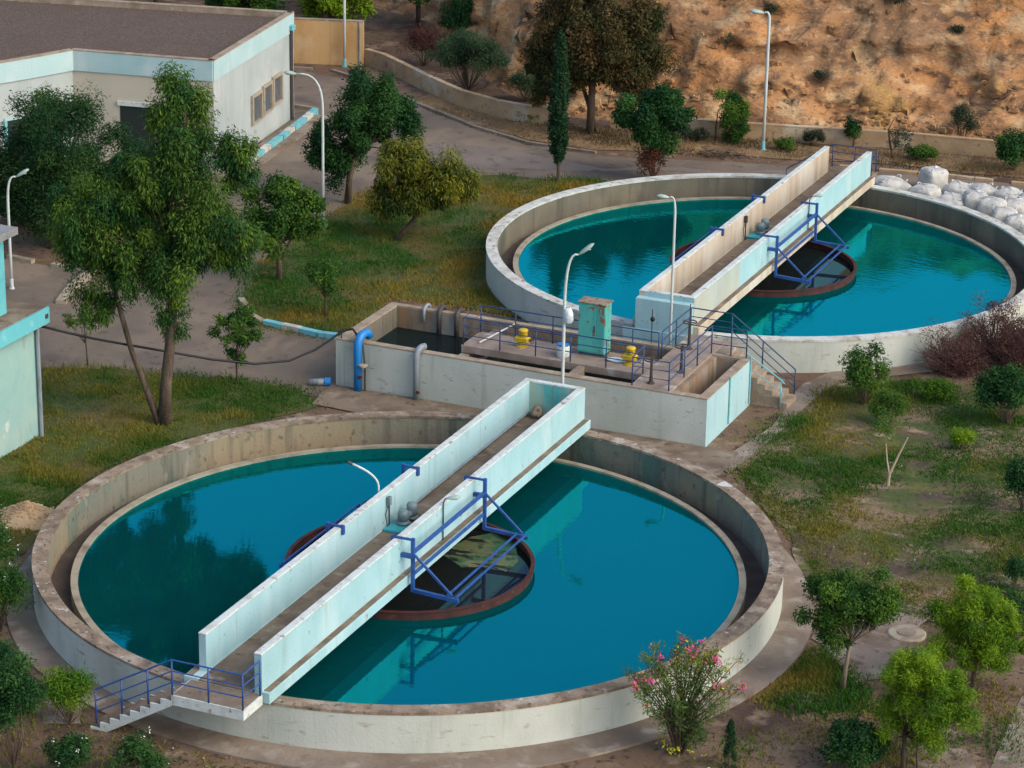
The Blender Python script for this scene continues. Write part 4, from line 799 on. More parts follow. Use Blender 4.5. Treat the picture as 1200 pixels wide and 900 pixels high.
# big sacks
def big_bag(label, xy, s, h, seed, rz, slump=.0):
    rg = np.random.default_rng(seed); t = thing('big_sack', label, 'sack', (*xy, 0), rz, 'white bulk sacks stacked along the far tank'); mb = MB(); vs = []; nu, nv = 28, 18; sx, sy = s * rg.uniform(.92, 1.08) / 2, s * rg.uniform(.92, 1.08) / 2
    ph0 = rg.uniform(0, 6)
    for i in range(nv + 1):
        ph = math.pi * i / nv - math.pi / 2
        for k in range(nu):
            a = 2 * math.pi * k / nu; e = .42; c_, s_ = math.cos(a), math.sin(a); cp, sp = math.cos(ph), math.sin(ph)
            f = lambda v, q: math.copysign(abs(v) ** q, v)
            x = f(c_, e) * f(cp, .45); y = f(s_, e) * f(cp, .45); z = f(sp, .55)
            q = 1 + .22 * (fbm(np.array([x * 1.3 + seed]), np.array([y * 1.3]), np.array([z * 1.4]), seed=seed)[0] - .5) + .035 * math.sin(a * 8 + ph0 + 3 * z) * max(z, 0) + .015 * math.sin(z * 14) + .16 * abs(fbm(np.array([x * 2.6 + seed]), np.array([y * 2.6]), np.array([z * 2.6]), seed=seed + 5)[0] - .5)
            sag = 1 + .10 * (1 - z) * .5 * (1 + slump)
            zz = h / 2 + z * h / 2 * q * (1 if z < 0 else 1 - slump * .45 * (abs(x + .3 * math.sin(ph0)))); vs.append((x * sx * q * sag, y * sy * q * sag, max(zz, .0)))
    mb.add(vs, [(i * nu + k, i * nu + (k + 1) % nu, (i + 1) * nu + (k + 1) % nu, (i + 1) * nu + k) for i in range(nv) for k in range(nu)])
    mb.build('sack_body', bagm, t, True, True)
    for (cx, cy) in ((1, 1), (-1, 1), (1, -1), (-1, -1)):
        a = (cx * sx * .72, cy * sy * .72, h * .88); MB().tube(bez(a, (cx * sx * .95, cy * sy * .6, h * 1.02), (cx * sx * .84, cy * sy * .45, h * .85), 6), .022, 5).build('loop', plastic, t, local=True)
    if seed % 3 == 0: MB().tube([(0, 0, h * .86), (.05, .02, h * .98), (.14, .05, h * 1.0)], [.12, .06, .10], 8).build('spout', plastic, t, True, True)
    return t
bags = [((1.09, 46.78), 1.35, .72, 'slumped low white sack at the far bridge end of the row', .9), ((2.89, 45.76), 1.15, .85, 'second white sack from the bridge, round and low against the far tank rim', .3), ((2.64, 48.18), 1.05, .98, 'squarest white sack, standing tallest at the back of the row', 0),
        ((4.12, 46.98), 1.15, .82, 'crumpled open topped white sack just right of the squarest sack', .7), ((4.34, 45.04), 1.10, .80, 'white sack against the tank rim in front of the crumpled open one', .5), ((5.30, 45.25), 1.0, .98, 'upright white sack with straight sides midway along the tank rim', 0),
        ((5.17, 47.07), 1.1, .85, 'flat crumpled white sack behind the upright one midway along the row', .7), ((6.22, 44.57), 1.05, 1.0, 'white sack with a seam right of the upright one, at the tank rim', .1), ((6.43, 46.54), 1.0, .95, 'white sack in the back row near the right edge of the photo', .4),
        ((6.98, 45.39), 1.0, .85, 'creased white sack between the rim sacks and the back row on the right', .5), ((7.05, 43.32), 1.0, 1.0, 'striped looking rounded white sack on the rim near the right edge', .1), ((7.78, 42.60), 1.0, .95, 'white sack at the rim, second last before the right edge', .2),
        ((7.42, 46.18), 1.05, .95, 'white sack cut by the right edge, in the back row', .3), ((8.65, 41.69), 1.0, .95, 'white sack cut by the right edge, on the tank rim', .1)]
for i, (xy, s, h, lab, sl) in enumerate(bags): big_bag(lab, xy, s, h, 100 + i, random.Random(i).uniform(-.5, .9), sl)
# debris
rng = np.random.default_rng(5); db = MB(); dx, dy = (-7.70, 48.90)
for k in range(60):
    a = rng.uniform(0, 3.14); x = dx + rng.normal(0, .65); y = dy + rng.normal(0, .3); L = rng.uniform(.15, .6); z = rng.uniform(.05, .28)
    db.tube([(x, y, z), (x + math.cos(a) * L, y + math.sin(a) * L * .6, max(.04, z + rng.uniform(-.15, .12)))], rng.uniform(.015, .035), 5)
tag(db.build('brushwood_heap', bark), 'dark heap of cut branches lying on the road behind the far tank', 'branch heap', kind='stuff')
rng = np.random.default_rng(6)
st = MB(); cx, cy = (-12.74, -0.92)
for k in range(420):
    r_ = abs(rng.normal(0, .5)); a = rng.uniform(0, 6.28); x, y = cx + r_ * math.cos(a) * 1.1, cy + r_ * math.sin(a); s = rng.uniform(.03, .09); z = max(0.02, .55 - .55 * r_) + .01
    vs = [(x + u * s * rng.uniform(.6, 1.2), y + v * s * rng.uniform(.6, 1.2), z + w2 * s * rng.uniform(.6, 1.2)) for u, v, w2 in [(-1, -1, -.7), (1, -1, -.7), (1, 1, -.7), (-1, 1, -.7), (-.6, -.6, .7), (.7, -.6, .6), (.5, .7, .8), (-.6, .5, .6)]]
    st.add(vs, [(3, 2, 1, 0), (4, 5, 6, 7), (0, 1, 5, 4), (1, 2, 6, 5), (2, 3, 7, 6), (3, 0, 4, 7)])
st.lathe([(1.15, -.05), (.9, .12), (.5, .34), (.15, .5), (.02, .54)], 18, (cx, cy, 0)); tag(st.build('gravel_heap', lowwallm), 'small heap of tan gravel on the grass left of the nearer tank', 'gravel heap', kind='stuff')
pb = MB()
for k in range(420):
    if k < 190: x, y = rng.uniform(7, 20), rng.uniform(-1, 16)
    elif k < 300: x, y = rng.uniform(-4, 20), rng.uniform(-15, -8)
    else: x, y = rng.uniform(-25, -5), rng.uniform(44, 52)
    if math.hypot(x, y) < 12.2: continue
    s = rng.uniform(.010, .036); z = .04
    vs = [(x + u * s * rng.uniform(.6, 1.2), y + v * s * rng.uniform(.6, 1.2), z + w2 * s * rng.uniform(.6, 1.2)) for u, v, w2 in [(-1, -1, -.7), (1, -1, -.7), (1, 1, -.7), (-1, 1, -.7), (-.6, -.6, .7), (.7, -.6, .6), (.5, .7, .8), (-.6, .5, .6)]]
    pb.add(vs, [(3, 2, 1, 0), (4, 5, 6, 7), (0, 1, 5, 4), (1, 2, 6, 5), (2, 3, 7, 6), (3, 0, 4, 7)])
tag(pb.build('pebbles', weir_c), 'scattered pale stones on the bare soil', 'stones', kind='stuff')

# ------------------------------------------------------------------ trees
E_ = lambda c, r, n, cr, ln, **k: dict(c=c, r=r, n=n, cr=cr, leaf_n=ln, **k)
tree('eucalyptus_tree', 'tallest tree, two stemmed eucalyptus on the grass beside the nearer tank', (-13.09, 8.08),
     [[(0, 0, -.1, .25), (.1, .05, 1.5, .20), (.35, .1, 3.5, .17), (.45, .2, 6, .14), (.9, .4, 9.5, .10), (.85, .4, 11.6, .04)], [(-.1, -.1, -.05, .13), (-.55, -.15, 1.2, .11), (-1.0, -.3, 2.6, .095), (-1.6, -.5, 5.2, .08), (-1.9, -.6, 7.2, .04)]],
     [E_((.75, .3, 10.7), (1.0, 1.0, 1.9), 26, .46, 420, tone=.40, flat=1.25), E_((.9, .35, 8.0), (1.8, 1.7, 2.0), 40, .52, 430, tone=.34, flat=1.25), E_((-2.1, -.85, 7.0), (1.35, 1.3, 1.6), 30, .48, 420, tone=.42, flat=1.25), E_((-.4, -.1, 8.6), (1.1, 1.1, 1.5), 16, .44, 400, tone=.4, flat=1.25), E_((-.6, -.2, 7.0), (1.1, 1.1, 1.2), 14, .42, 400, tone=.35, flat=1.2),
      E_((.1, .1, 5.7), (1.9, 1.7, 1.2), 30, .46, 380, tone=.28, flat=1.35), E_((-1.9, -.7, 4.6), (.9, .9, .9), 9, .38, 280, tone=.28, flat=1.3), E_((2.3, 1.0, 6.7), (.85, .95, 1.4), 12, .44, 360, tone=.28, flat=1.3), E_((2.45, 1.1, 9.1), (.65, .7, 1.2), 10, .38, 360, tone=.3, flat=1.3), E_((.45, .1, 4.0), (.6, .6, 1.0), 6, .30, 200, tone=.3, flat=1.3)],
     L_euc, .16, .048, 1, droop=.55, limb_r=.05, frac=.35, start=(.45, .2, 6.0))
tree('round_tree', 'dense dark green tree in front of the white building, left of the eucalyptus', (-27.25, 23.43), [[(0, 0, -.1, .22), (.1, 0, 1.4, .18), (.2, .1, 3, .12), (.3, .1, 4.5, .06)]],
     [E_((.5, .2, 4.3), (2.7, 2.5, 2.3), 95, .68, 330, tone=.32), E_((-2.0, -.8, 3.0), (2.1, 1.8, 1.9), 40, .6, 320, tone=.35), E_((2.8, 1.0, 2.9), (1.6, 1.5, 1.8), 44, .6, 320, tone=.25), E_((-.2, -.6, 1.9), (2.6, 1.6, 1.3), 30, .55, 300, tone=.3)], L_round, .13, .05, 2, droop=.2)
tree('broadleaf_tree', 'mid green tree with a pale trunk at the grass corner by the road', (-16.95, 23.60), [[(0, 0, -.05, .13), (.02, 0, .9, .11), (.0, .05, 1.6, .08), (0, 0, 2.4, .05)], [(.02, 0, .8, .07), (.35, .15, 1.5, .05), (.6, .2, 2.2, .03)]],
     [E_((-.1, 0, 2.9), (1.45, 1.35, 1.5), 34, .46, 300, tone=.38), E_((.9, .5, 2.7), (.8, .8, 1.1), 12, .42, 280, tone=.3)], L_mid, .15, .085, 3)
tree('willowy_tree', 'drooping yellow green tree leaning on the grass beside the road', (-14.37, 30.99), [[(-.9, -.5, -.05, .11), (-.2, -.1, .9, .10), (.2, 0, 1.8, .07), (0, 0, 3.0, .04)]],
     [E_((-.55, -.2, 3.4), (1.1, 1.0, 1.1), 18, .46, 300, tone=.55, flat=1.3), E_((.75, .3, 2.7), (1.25, 1.1, 1.3), 24, .46, 300, tone=.30, flat=1.3), E_((-.4, -.2, 1.8), (1.3, 1.1, .9), 16, .42, 260, tone=.32, flat=1.4)], L_olive, .19, .06, 4, droop=.6)
tree('dark_evergreen_tree', 'dark evergreen tree with upright lobes beside the tall curved lamp', (-19.46, 34.53), [[(0, 0, -.05, .16), (.1, .05, 1.2, .13), (.4, .2, 2.6, .1), (.6, .2, 4.2, .05)]],
     [E_((.9, .3, 4.3), (1.7, 1.5, 1.6), 40, .46, 330, tone=.35, flat=1.2), E_((-.3, -.2, 2.8), (1.4, 1.3, 1.3), 24, .45, 300, tone=.28, flat=1.2), E_((1.9, .8, 3.9), (.9, .9, 1.3), 14, .4, 280, tone=.35, flat=1.2), E_((-.5, -.3, 1.9), (1.0, .9, 1.0), 16, .42, 280, tone=.3, flat=1.2)], L_dark, .15, .06, 5)
tree('round_tree', 'dense dark round tree with reddish dry lower branches behind the far tank', (-8.99, 43.93), [[(0, 0, -.05, .10), (0, 0, .8, .08), (0, 0, 2, .05)]],
     [E_((-.2, 0, 3.0), (1.55, 1.4, 1.35), 44, .44, 320, tone=.35), E_((.4, .2, 2.5), (1.2, 1.1, 1.2), 18, .42, 300, tone=.25)], L_dark, .14, .08, 6, limb_r=.03)
t_ = bpy.data.objects['round_tree.001']; rng = np.random.default_rng(61)
cl = envelope(np.array([*(-8.99, 43.93), 1.05]), (.85, .8, .85), 16, .3, 90, rng, tone=.4); V, Q, T = leaves(cl, .12, .04, rng); poly_mesh('dry_lower_crown', V, Q, T, L_rusty, t_)
mb = MB(); limbs(mb, (*(-8.99, 43.93), 0.), cl, rng, .03, 1.0); mb.build('dry_branch', twigred, t_)
tree('brownish_tree', 'big brownish olive tree in front of the hillside, cut by the top edge', (-14.47, 49.98), [[(0, 0, -.05, .20), (.05, 0, 2.0, .17), (.15, 0, 4.2, .12), (.2, 0, 6.5, .06)], [(.3, .3, -.05, .12), (-.6, .2, 2.5, .09), (-1.4, .3, 5, .05)]],
     [E_((0, 0, 5.6), (3.0, 2.5, 2.6), 95, .62, 330, tone=.5, tvar=.28), E_((-1.6, -.3, 3.1), (1.5, 1.3, 2.0), 36, .5, 300, tone=.4), E_((.3, .2, 3.4), (1.5, 1.3, 1.2), 24, .5, 280, tone=.5), E_((1.8, .4, 3.6), (1.7, 1.4, 2.1), 36, .55, 300, tone=.45), E_((2.3, .5, 5.6), (1.2, 1.1, 1.2), 12, .5, 260, tone=.1)], L_brown, .18, .07, 7, droop=.3, frac=.5)
rng = np.random.default_rng(8); t = thing('cypress_tree', 'tall slim dark cypress standing between road and far tank', 'tree', (-12.65, 41.75, 0.00)); bx, by = (-12.65, 41.75)
MB().tube([(bx, by, -.05), (bx, by, 1.6), (bx, by, 6.2)], [.09, .07, .02], 8).build('trunk', bark, t)
cl = []
for k in range(260):
    z = 1.0 + 5.6 * rng.uniform() ** .95; q = (z - .9) / 5.8; rr = .42 * min(1, q / .12) * (1 - max(0, q - .45) / .60) ** .8; a = rng.uniform(0, 6.28); rr *= rng.uniform(.35, 1.0)
    cl.append((np.array([bx + rr * math.cos(a), by + rr * math.sin(a), z]), np.array([.12, .12, .26]), 110, float(np.clip(rng.normal(.4, .25), 0, 1))))
V, Q, T = leaves(cl, .12, .055, rng, -.5, .8); poly_mesh('crown', V, Q, T, L_cyp, t)
rng = np.random.default_rng(9); bx, by = (12.50, -7.10); t = thing('cypress_tree', 'knee high young dark cypress beside the flowering oleander', 'tree', (bx, by, 0))
MB().tube([(bx, by, -.05), (bx, by, 1.3)], [.03, .008], 6).build('trunk', bark, t); cl = []
for k in range(46):
    z = .08 + 1.38 * rng.uniform(); q = z / 1.5; rr = .19 * (1 - q) ** .6 * rng.uniform(.4, 1); a = rng.uniform(0, 6.28); cl.append((np.array([bx + rr * math.cos(a), by + rr * math.sin(a), z]), np.array([.06, .06, .11]), 90, float(np.clip(rng.normal(.4, .2), 0, 1))))
V, Q, T = leaves(cl, .06, .018, rng, -.5, .8); poly_mesh('crown', V, Q, T, L_cyp, t)
tree('small_tree', 'thin sparse small tree in the middle of the grass bank above the basin', (-13.34, 20.52), [[(0, 0, 0, .05), (.02, 0, .8, .04), (0, 0, 1.6, .025)]], [E_((0, 0, 1.85), (.8, .75, .75), 20, .3, 75, tone=.45, tvar=.2)], L_mid, .13, .055, 10, limb_r=.02)
tree('small_tree', 'young tree with spindly trunk on the grass edge under the black hose', (-12.77, 12.64), [[(0, 0, 0, .045), (-.03, 0, .8, .035), (.05, 0, 1.7, .02)]], [E_((.1, .05, 2.1), (.95, .9, .75), 20, .3, 100, tone=.4, tvar=.2), E_((.05, 0, 1.1), (.3, .3, .4), 5, .2, 60, tone=.4)], L_mid, .14, .06, 11, limb_r=.02)
tree('sapling', 'thin sapling with few leaves beside the turquoise tower under the hose', (-18.50, 11.99), [[(0, 0, 0, .03), (-.05, 0, .8, .025), (-.1, 0, 1.6, .015)]], [E_((-.2, 0, 1.75), (.55, .5, .4), 10, .24, 45, tone=.75)], L_mid, .13, .05, 12, limb_r=.015)
tree('round_tree', 'dark green tree with a pale trunk on the dry grass right of the nearer tank', (13.78, -1.36), [[(0, 0, -.05, .075), (.05, 0, .7, .06), (.1, .05, 1.4, .05), (.1, .05, 2.2, .03)], [(.1, .05, 1.35, .04), (.5, .2, 1.9, .03), (.9, .3, 2.4, .02)]],
     [E_((-.1, 0, 2.55), (1.15, 1.1, .95), 34, .36, 330, tone=.35), E_((.75, .3, 2.75), (.65, .65, .7), 13, .34, 300, tone=.3), E_((-.3, -.1, 1.65), (.65, .6, .5), 8, .3, 240, tone=.3)], L_mid, .085, .05, 13, bm=barkpale, limb_r=.025)
tree('pine_tree', 'bright green young pine cut by the bottom edge, nearest the corner', (16.57, -5.21), [[(0, 0, -.1, .07), (0, 0, 1.0, .055), (.1, 0, 2.6, .02)], [(.35, .15, -.1, .035), (.32, .1, .9, .03), (.4, .1, 1.8, .015)]],
     [E_((.45, .15, 2.0), (1.45, 1.35, 1.15), 62, .30, 330, tone=.50, flat=.9, tvar=.2), E_((.2, 0, 2.9), (.8, .8, .5), 16, .28, 300, tone=.75)], L_bright, .13, .022, 14, limb_r=.03, frac=.7)
tree('pine_tree', 'bright green bushy pine behind the nearest pine, at the right edge', (17.06, -0.02), [[(0, 0, -.1, .08), (0, 0, 1.0, .06), (-.1, 0, 2.6, .02)]],
     [E_((-.05, .05, 1.75), (1.35, 1.3, 1.25), 58, .30, 330, tone=.42, flat=.9, tvar=.2), E_((-.3, 0, 2.7), (.8, .8, .6), 16, .28, 300, tone=.65), E_((.9, .3, 1.9), (.6, .6, .8), 12, .27, 280, tone=.5)], L_bright, .13, .022, 15, limb_r=.03, frac=.7)
# oleander with pink flowers
rng = np.random.default_rng(16); bx, by = (11.02, -6.77); t = thing('oleander', 'tall oleander bush with pink flowers in front of the nearer tank', 'shrub', (bx, by, 0)); mb = MB(); cl = []; tips = []
for k in range(44):
    a = rng.uniform(0, 6.28); sp = rng.uniform(.1, 1.0) ** .7; hh = 3.25 - 1.35 * sp * rng.uniform(.5, 1.2); R_ = 1.55 * sp; p = np.array([bx + R_ * math.cos(a), by + R_ * math.sin(a), hh]); m_ = np.array([bx + R_ * .35 * math.cos(a), by + R_ * .35 * math.sin(a), hh * .55]); b0 = np.array([bx + .12 * math.cos(a), by + .12 * math.sin(a), 0])
    mb.tube([b0, m_, p], [.028, .018, .008], 5, False); tips.append(p)
    for q in (.45, .62, .78, .9, 1.0):
        c_ = (b0 * (1 - q) ** 2 + m_ * 2 * q * (1 - q) + p * q * q) + rng.normal(0, .06, 3); cl.append((c_, np.array([.17, .17, .17]), 30 if q > .7 else 24, float(np.clip(rng.normal(.25 + .4 * (q > .85), .2), 0, 1))))
for k in range(18): cl.append((np.array([bx + rng.normal(.2, .26), by + rng.normal(0, .3), rng.uniform(.5, 1.9)]), np.array([.25, .25, .3]), 60, float(np.clip(rng.normal(.15, .12), 0, 1))))
mb.build('stem', bark, t); V, Q, T = leaves(cl, .15, .03, rng, -.2); poly_mesh('foliage', V, Q, T, L_pink, t)
for fm, pr, nf in ((F_pink, .45, 8), (F_orange, .35, 2), (F_yel, .35, 3)):
    g = MB()
    for p in tips:
        if rng.uniform() > pr: continue
        for k in range(nf * 3):
            q = p + rng.normal(0, .06, 3); d = unit(1, rng)[0] * .085; e = unit(1, rng)[0] * .06; g.add([q, q + d * .6 + e * .5, q + d, q + d * .6 - e * .5], [(0, 1, 2, 3)])
    if fm is F_yel:
        for k in range(70):
            q = np.array([bx + rng.normal(.0, .3), by + rng.normal(-.1, .22), abs(rng.normal(.18, .12)) + .03]); d = unit(1, rng)[0] * .12; e = unit(1, rng)[0] * .07; g.add([q, q + d * .6 + e * .5, q + d, q + d * .6 - e * .5], [(0, 1, 2, 3)])
    fo = g.build('flowers', fm, t); fo['kind'] = 'stuff'
# shrubs
shrub('shrub', 'bright green rounded shrub at the end of the basin path by the far tank', (7.78, 20.48), (1.15, 1.1, 1.3), L_mid, .12, .05, 20, 24, 170, .36, .55)
shrub('shrub', 'lower mid green shrub just right of and in front of the rounded path shrub', (9.20, 18.77), (.75, .7, .8), L_mid, .10, .035, 21, 16, 150, .32, .5)
shrub('shrub', 'small yellow green ball shrub alone on the right field', (12.01, 17.66), (.55, .5, .45), L_bright, .10, .03, 22, 12, 130, .25, .45)
shrub('shrub', 'light green low shrub on the field near the dead hedge', (10.01, 21.96), (.7, .6, .45), L_bright, .10, .04, 23, 12, 120, .28, .15)
shrub('dark_bush', 'dark blue green bush at the right edge below the dead hedge', (12.87, 20.75), (1.6, 1.3, 1.35), L_dark, .11, .06, 24, 26, 200, .45, .35)
shrub('dark_bush', 'dark bush cut by the right edge, halfway down the field', (15.23, 13.31), (.6, .8, 1.3), L_dark, .11, .05, 25, 18, 170, .36, .3)
shrub('dark_bush', 'small dark bush at the right edge above the bright pines', (16.46, 7.21), (.42, .42, .65), L_dark, .09, .035, 26, 10, 150, .25, .35)
shrub('oleander', 'dark oleander with small red flowers at the right edge behind the bushy pine', (17.05, 4.02), (1.0, .8, .9), L_dark, .12, .035, 27, 18, 130, .34, .4, flowers=((F_pink, 22, .07),))
shrub('dark_bush', 'low rounded dark bush at the bottom edge left of the nearest pine', (15.40, -5.88), (1.05, .9, .8), L_dark, .10, .05, 28, 26, 200, .36, .4)
shrub('shrub', 'yellow green spiky shrub beside the foot of the front stairs', (-4.15, -12.18), (.85, .8, 1.0), L_bright, .15, .028, 29, 22, 150, .34, .12)
shrub('dark_bush', 'large dark bush in the bottom left corner, the front one', (-4.12, -14.91), (1.15, 1.1, 2.1), L_dark, .10, .04, 30, 34, 230, .42, .35)
shrub('dark_bush', 'dark bush at the left edge below the white flowering oleander', (-6.26, -12.20), (.75, .9, 1.3), L_dark, .10, .04, 31, 22, 210, .38, .3)
shrub('oleander', 'oleander with white flowers at the left edge beside the nearer tank', (-8.92, -8.16), (.85, .9, 1.45), L_mid, .13, .03, 32, 26, 190, .40, .3, flowers=((F_white, 12, .08),))
shrub('oleander', 'tall leafy oleander at the left edge near the gravel heap', (-10.81, -5.83), (.8, .9, 1.5), L_mid, .13, .03, 33, 22, 170, .40, .25, flowers=((F_white, 8, .08),))
shrub('oleander', 'white flowering oleander at the bottom edge, left of two', (-2.47, -14.74), (.8, .7, .75), L_dark, .13, .03, 34, 16, 150, .34, .4, flowers=((F_white, 7, .07),))
shrub('oleander', 'white flowering oleander at the bottom edge, right of two', (-0.84, -14.11), (.85, .7, .75), L_dark, .13, .03, 35, 16, 140, .34, .5, flowers=((F_white, 6, .07),))
for i, (q, rr, lab) in enumerate((((-30.21, 25.68), (1.6, 1.2, .9), 'clipped dark green hedge bush behind the left lamp'), ((-26.55, 24.44), (1.7, 1.2, .8), 'dark green hedge bush under the dense tree by the white building'), ((-23.79, 24.53), (1.6, 1.3, .9), 'dark green hedge bush behind the eucalyptus crown'))):
    shrub('hedge_bush', lab, q, rr, L_mid, .13, .06, 40 + i, 26, 190, .5, .25, cat='hedge')
# bare forked pole-shrub
t = thing('bare_sapling', 'leafless pale forked sapling standing on the right field', 'sapling', (10.74, 13.42, 0.00)); bx, by = (10.74, 13.42)
MB().tube([(bx, by, -.05), (bx + .03, by, .45), (bx + .25, by + .1, 1.1), (bx + .5, by + .2, 1.75)], [.055, .045, .035, .02], 7).build('trunk', twigpale, t)
MB().tube([(bx + .03, by, .42), (bx - .08, by, .9), (bx - .16, by, 1.5)], [.035, .028, .015], 6).build('branch', twigpale, t)
rng = np.random.default_rng(44); cl = envelope((bx - .15, by + .1, 2.1), (.65, .6, .55), 12, .28, 40, rng, tone=.6); V, Q, T = leaves(cl, .10, .035, rng); poly_mesh('crown', V, Q, T, L_mid, t)
# dead reddish hedge
for i, (q, rr, lab) in enumerate((((9.86, 25.03), (1.35, 1.0, 1.1), 'leafless purplish dry bush nearest the far tank wall'), ((10.82, 26.83), (1.6, 1.2, 1.45), 'tall reddish dead bush between the purplish bush and the right edge'), ((12.14, 25.95), (1.6, 1.2, 1.7), 'reddish brown dead bush cut by the right edge'))):
    rng = np.random.default_rng(50 + i); t = thing('dead_bush', lab, 'shrub', (*q, 0), 0, 'dead bushes by the far tank'); mb = MB()
    for k in range(260):
        a = rng.uniform(0, 6.28); s1 = rng.uniform(0, 1) ** .5; p = np.array([q[0] + rr[0] * s1 * math.cos(a), q[1] + rr[1] * s1 * math.sin(a), rr[2] * 1.3 * math.sqrt(max(0.05, 1 - s1 * s1 * .8)) * rng.uniform(.6, 1.05)]); b0 = np.array([q[0] + rng.normal(0, .3), q[1] + rng.normal(0, .25), 0]); m_ = (b0 + p) / 2 + rng.normal(0, .12, 3)
        mb.tube([b0, m_, p], [.016, .011, .005], 4, False)
        for j in range(2): mb.tube([m_ + (p - m_) * rng.uniform(.2, .8), p + rng.normal(0, .22, 3)], [.008, .004], 3, False)
    mb.build('twigs', twigred, t); cl = envelope((q[0], q[1], rr[2] * .7), rr, 34, .34, 90 if i else 45, rng, lo=-.4, tone=.35); V, Q, T = leaves(cl, .09, .03, rng); poly_mesh('dry_leaves', V, Q, T, L_redhedge, t)
# growth along the low wall and on the hillside
def hs(x, y): return hill_z(x, y)
tree('bushy_tree', 'dark bushy small tree at the low wall left of the straight lamp', (-7.93, 51.45), [[(0, 0, 0, .07), (0, 0, .8, .05), (.1, 0, 1.6, .03)], [(-.75, -.05, 0, .05), (-.8, 0, .7, .04), (-.75, .1, 1.5, .02)]], [E_((.0, .1, 1.6), (.75, .7, 1.1), 24, .34, 240, tone=.35), E_((.1, 0, .7), (.6, .5, .6), 12, .3, 200, tone=.25)], L_mid, .12, .05, 60)
tree('small_tree', 'small dark leaved sapling at the low wall just left of the far bridge end', (-2.64, 53.50), [[(0, 0, 0, .035), (.02, 0, .6, .03), (-.05, 0, 1.3, .015)], [(.02, 0, .3, .025), (.3, .1, .9, .02), (.35, .1, 1.4, .01)]], [E_((0, 0, 1.0), (.4, .35, .45), 9, .22, 110, tone=.35)], L_dark, .12, .06, 61, limb_r=.015)
tree('thin_shrub', 'thin twisted dark stemmed shrub by the wall right of the bridge end', (-0.36, 52.34), [[(0, 0, 0, .06), (-.2, 0, .6, .05), (-.35, .05, 1.3, .04), (-.1, .1, 1.9, .02)]], [E_((.3, .1, .9), (.55, .45, .7), 14, .28, 60, tone=.5)], L_grey, .10, .035, 62, limb_r=.02)
shrub('shrub', 'grey green shrub on the hillside foot above the low wall right of the bridge', (1.9, 56.0), (.95, .7, 1.2), L_grey, .11, .04, 63, 18, 120, .36, .3)
shrub('shrub', 'low bright green shrub on the verge right of the bridge end', (0.78, 52.59), (.95, .5, .42), L_mid, .11, .05, 64, 14, 140, .26, .5)
shrub('dark_bush', 'dark broadleaf bush on the verge above the sacks at the right edge', (5.16, 52.90), (1.0, .9, 1.1), L_dark, .14, .08, 65, 24, 180, .4, .4)
for i, (q, rr, lab, lm) in enumerate((((-9.57, 50.95), (.9, .6, .42), 'low dark weeds at the wall left of the bushy small tree', L_grey), ((-5.27, 51.48), (.6, .4, .35), 'low green weeds right of the straight lamp foot', L_mid), ((-17.98, 50.82), (.8, .5, .4), 'low green bush in front of the curved low wall near the cypress', L_mid), ((-4.28, 52.66), (.9, .5, .5), 'dark scrub at the wall behind the far bridge end', L_grey))):
    shrub('low_shrub', lab, q, rr, lm, .10, .04, 70 + i, 12, 110, .24, .4)
t0 = (-22.3, 53.6)
shrub('feathery_shrub', 'large feathery blue green shrub behind the curved low wall', (-23.0, 54.9), (2.8, 1.4, 1.8), L_feather, .20, .026, 74, 60, 260, .5, .35, droop=-.4, lo=-.2)
shrub('feathery_shrub', 'smaller feathery shrub at the hillside foot right of the large one', (-19.6, 54.2), (1.0, .8, 1.0), L_feather, .18, .022, 75, 20, 150, .36, .45, droop=-.4)
shrub('dark_bush', 'dark purplish scrub in the shaded gap at the end of the low wall', (-27.2, 58.6), (1.9, 1.5, 1.5), L_redhedge, .12, .03, 76, 30, 150, .5, .05)
shrub('dark_bush', 'dark scrub on the slope behind the end of the yellow wall', (-27.0, 63.0), (2.0, 1.4, 1.8), L_dark, .14, .05, 77, 30, 200, .5, .3)
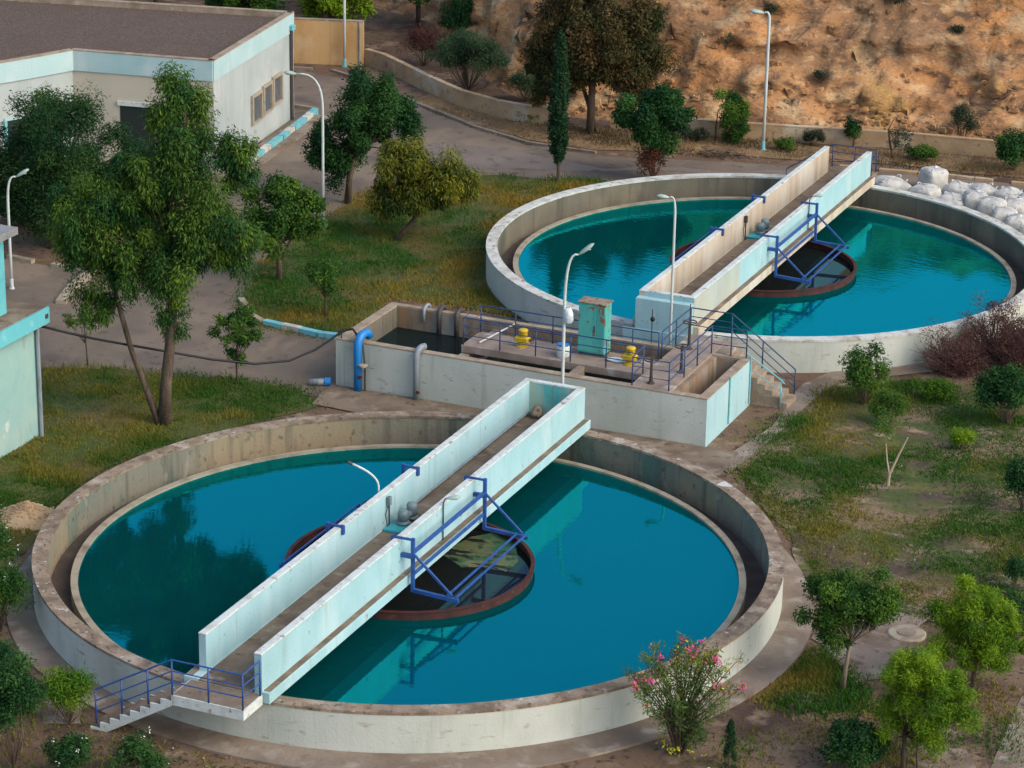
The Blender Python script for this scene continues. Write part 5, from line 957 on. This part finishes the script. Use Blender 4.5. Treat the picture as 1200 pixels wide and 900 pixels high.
for i, (x, d, rr, lab) in enumerate(((-21.0, 6.0, (.9, .7, .6), 'grey green shrub high on the orange slope near the top edge'), (-10.2, 3.2, (.8, .6, .6), 'scrub patch on the slope right of the big brownish tree'), (-5.6, 2.7, (.3, .3, .3), 'tiny shrub on the orange slope right of the straight lamp'), (.1, 4.6, (.55, .4, .4), 'grey shrub on the upper slope at the right'), (-8.7, 4.8, (.6, .5, .5), 'scrub clump on the upper slope left of the straight lamp'), (5.0, 3.4, (.7, .5, .5), 'scrub clump on the slope at the right edge'), (-3.0, 5.3, (.8, .5, .35), 'flat dry scrub on the upper slope above the far bridge'), (3.2, 2.6, (.5, .4, .3), 'low scrub on the lower slope right of the bridge'))):
    y = float(base_y(x)) + d; z = hill_z(x, y); o = shrub('hill_shrub', lab, (x, y), (rr[0] * 1.1, rr[1], rr[2] * .8), L_grey, .11, .03, 80 + i, 12, 55, .26, .25); o.location.z = z - .05
# trees beyond the yellow wall
tree('leafy_tree', 'bright leafy tree beyond the yellow wall, at the top edge', (-33.5, 60.5), [[(0, 0, 0, .15), (0, 0, 1.5, .12), (0, 0, 3.5, .06)]], [E_((0, 0, 3.3), (2.6, 1.8, 2.0), 50, .55, 220, tone=.6, tvar=.25)], L_bright, .20, .11, 90)
tree('leafy_tree', 'dark leafy tree beyond the yellow wall behind the white building', (-38.5, 59.0), [[(0, 0, 0, .15), (0, 0, 1.5, .12), (0, 0, 3.5, .06)]], [E_((0, 0, 3.0), (2.8, 1.8, 2.0), 46, .6, 220, tone=.3)], L_mid, .20, .10, 91)
for i, (x, y) in enumerate(((-45, 62), (-31, 66), (-37, 67))):
    tree('leafy_tree', ['dark tree far behind the gravel roof', 'dark tree on the rising ground behind the yellow wall end', 'tall dark tree behind the leafy trees of the yellow wall'][i], (x, y), [[(0, 0, 0, .15), (0, 0, 2, .12), (0, 0, 4.5, .06)]], [E_((0, 0, 4.2), (2.6, 2.2, 2.8), 40, .7, 200, tone=.3)], L_dark, .22, .11, 92 + i)
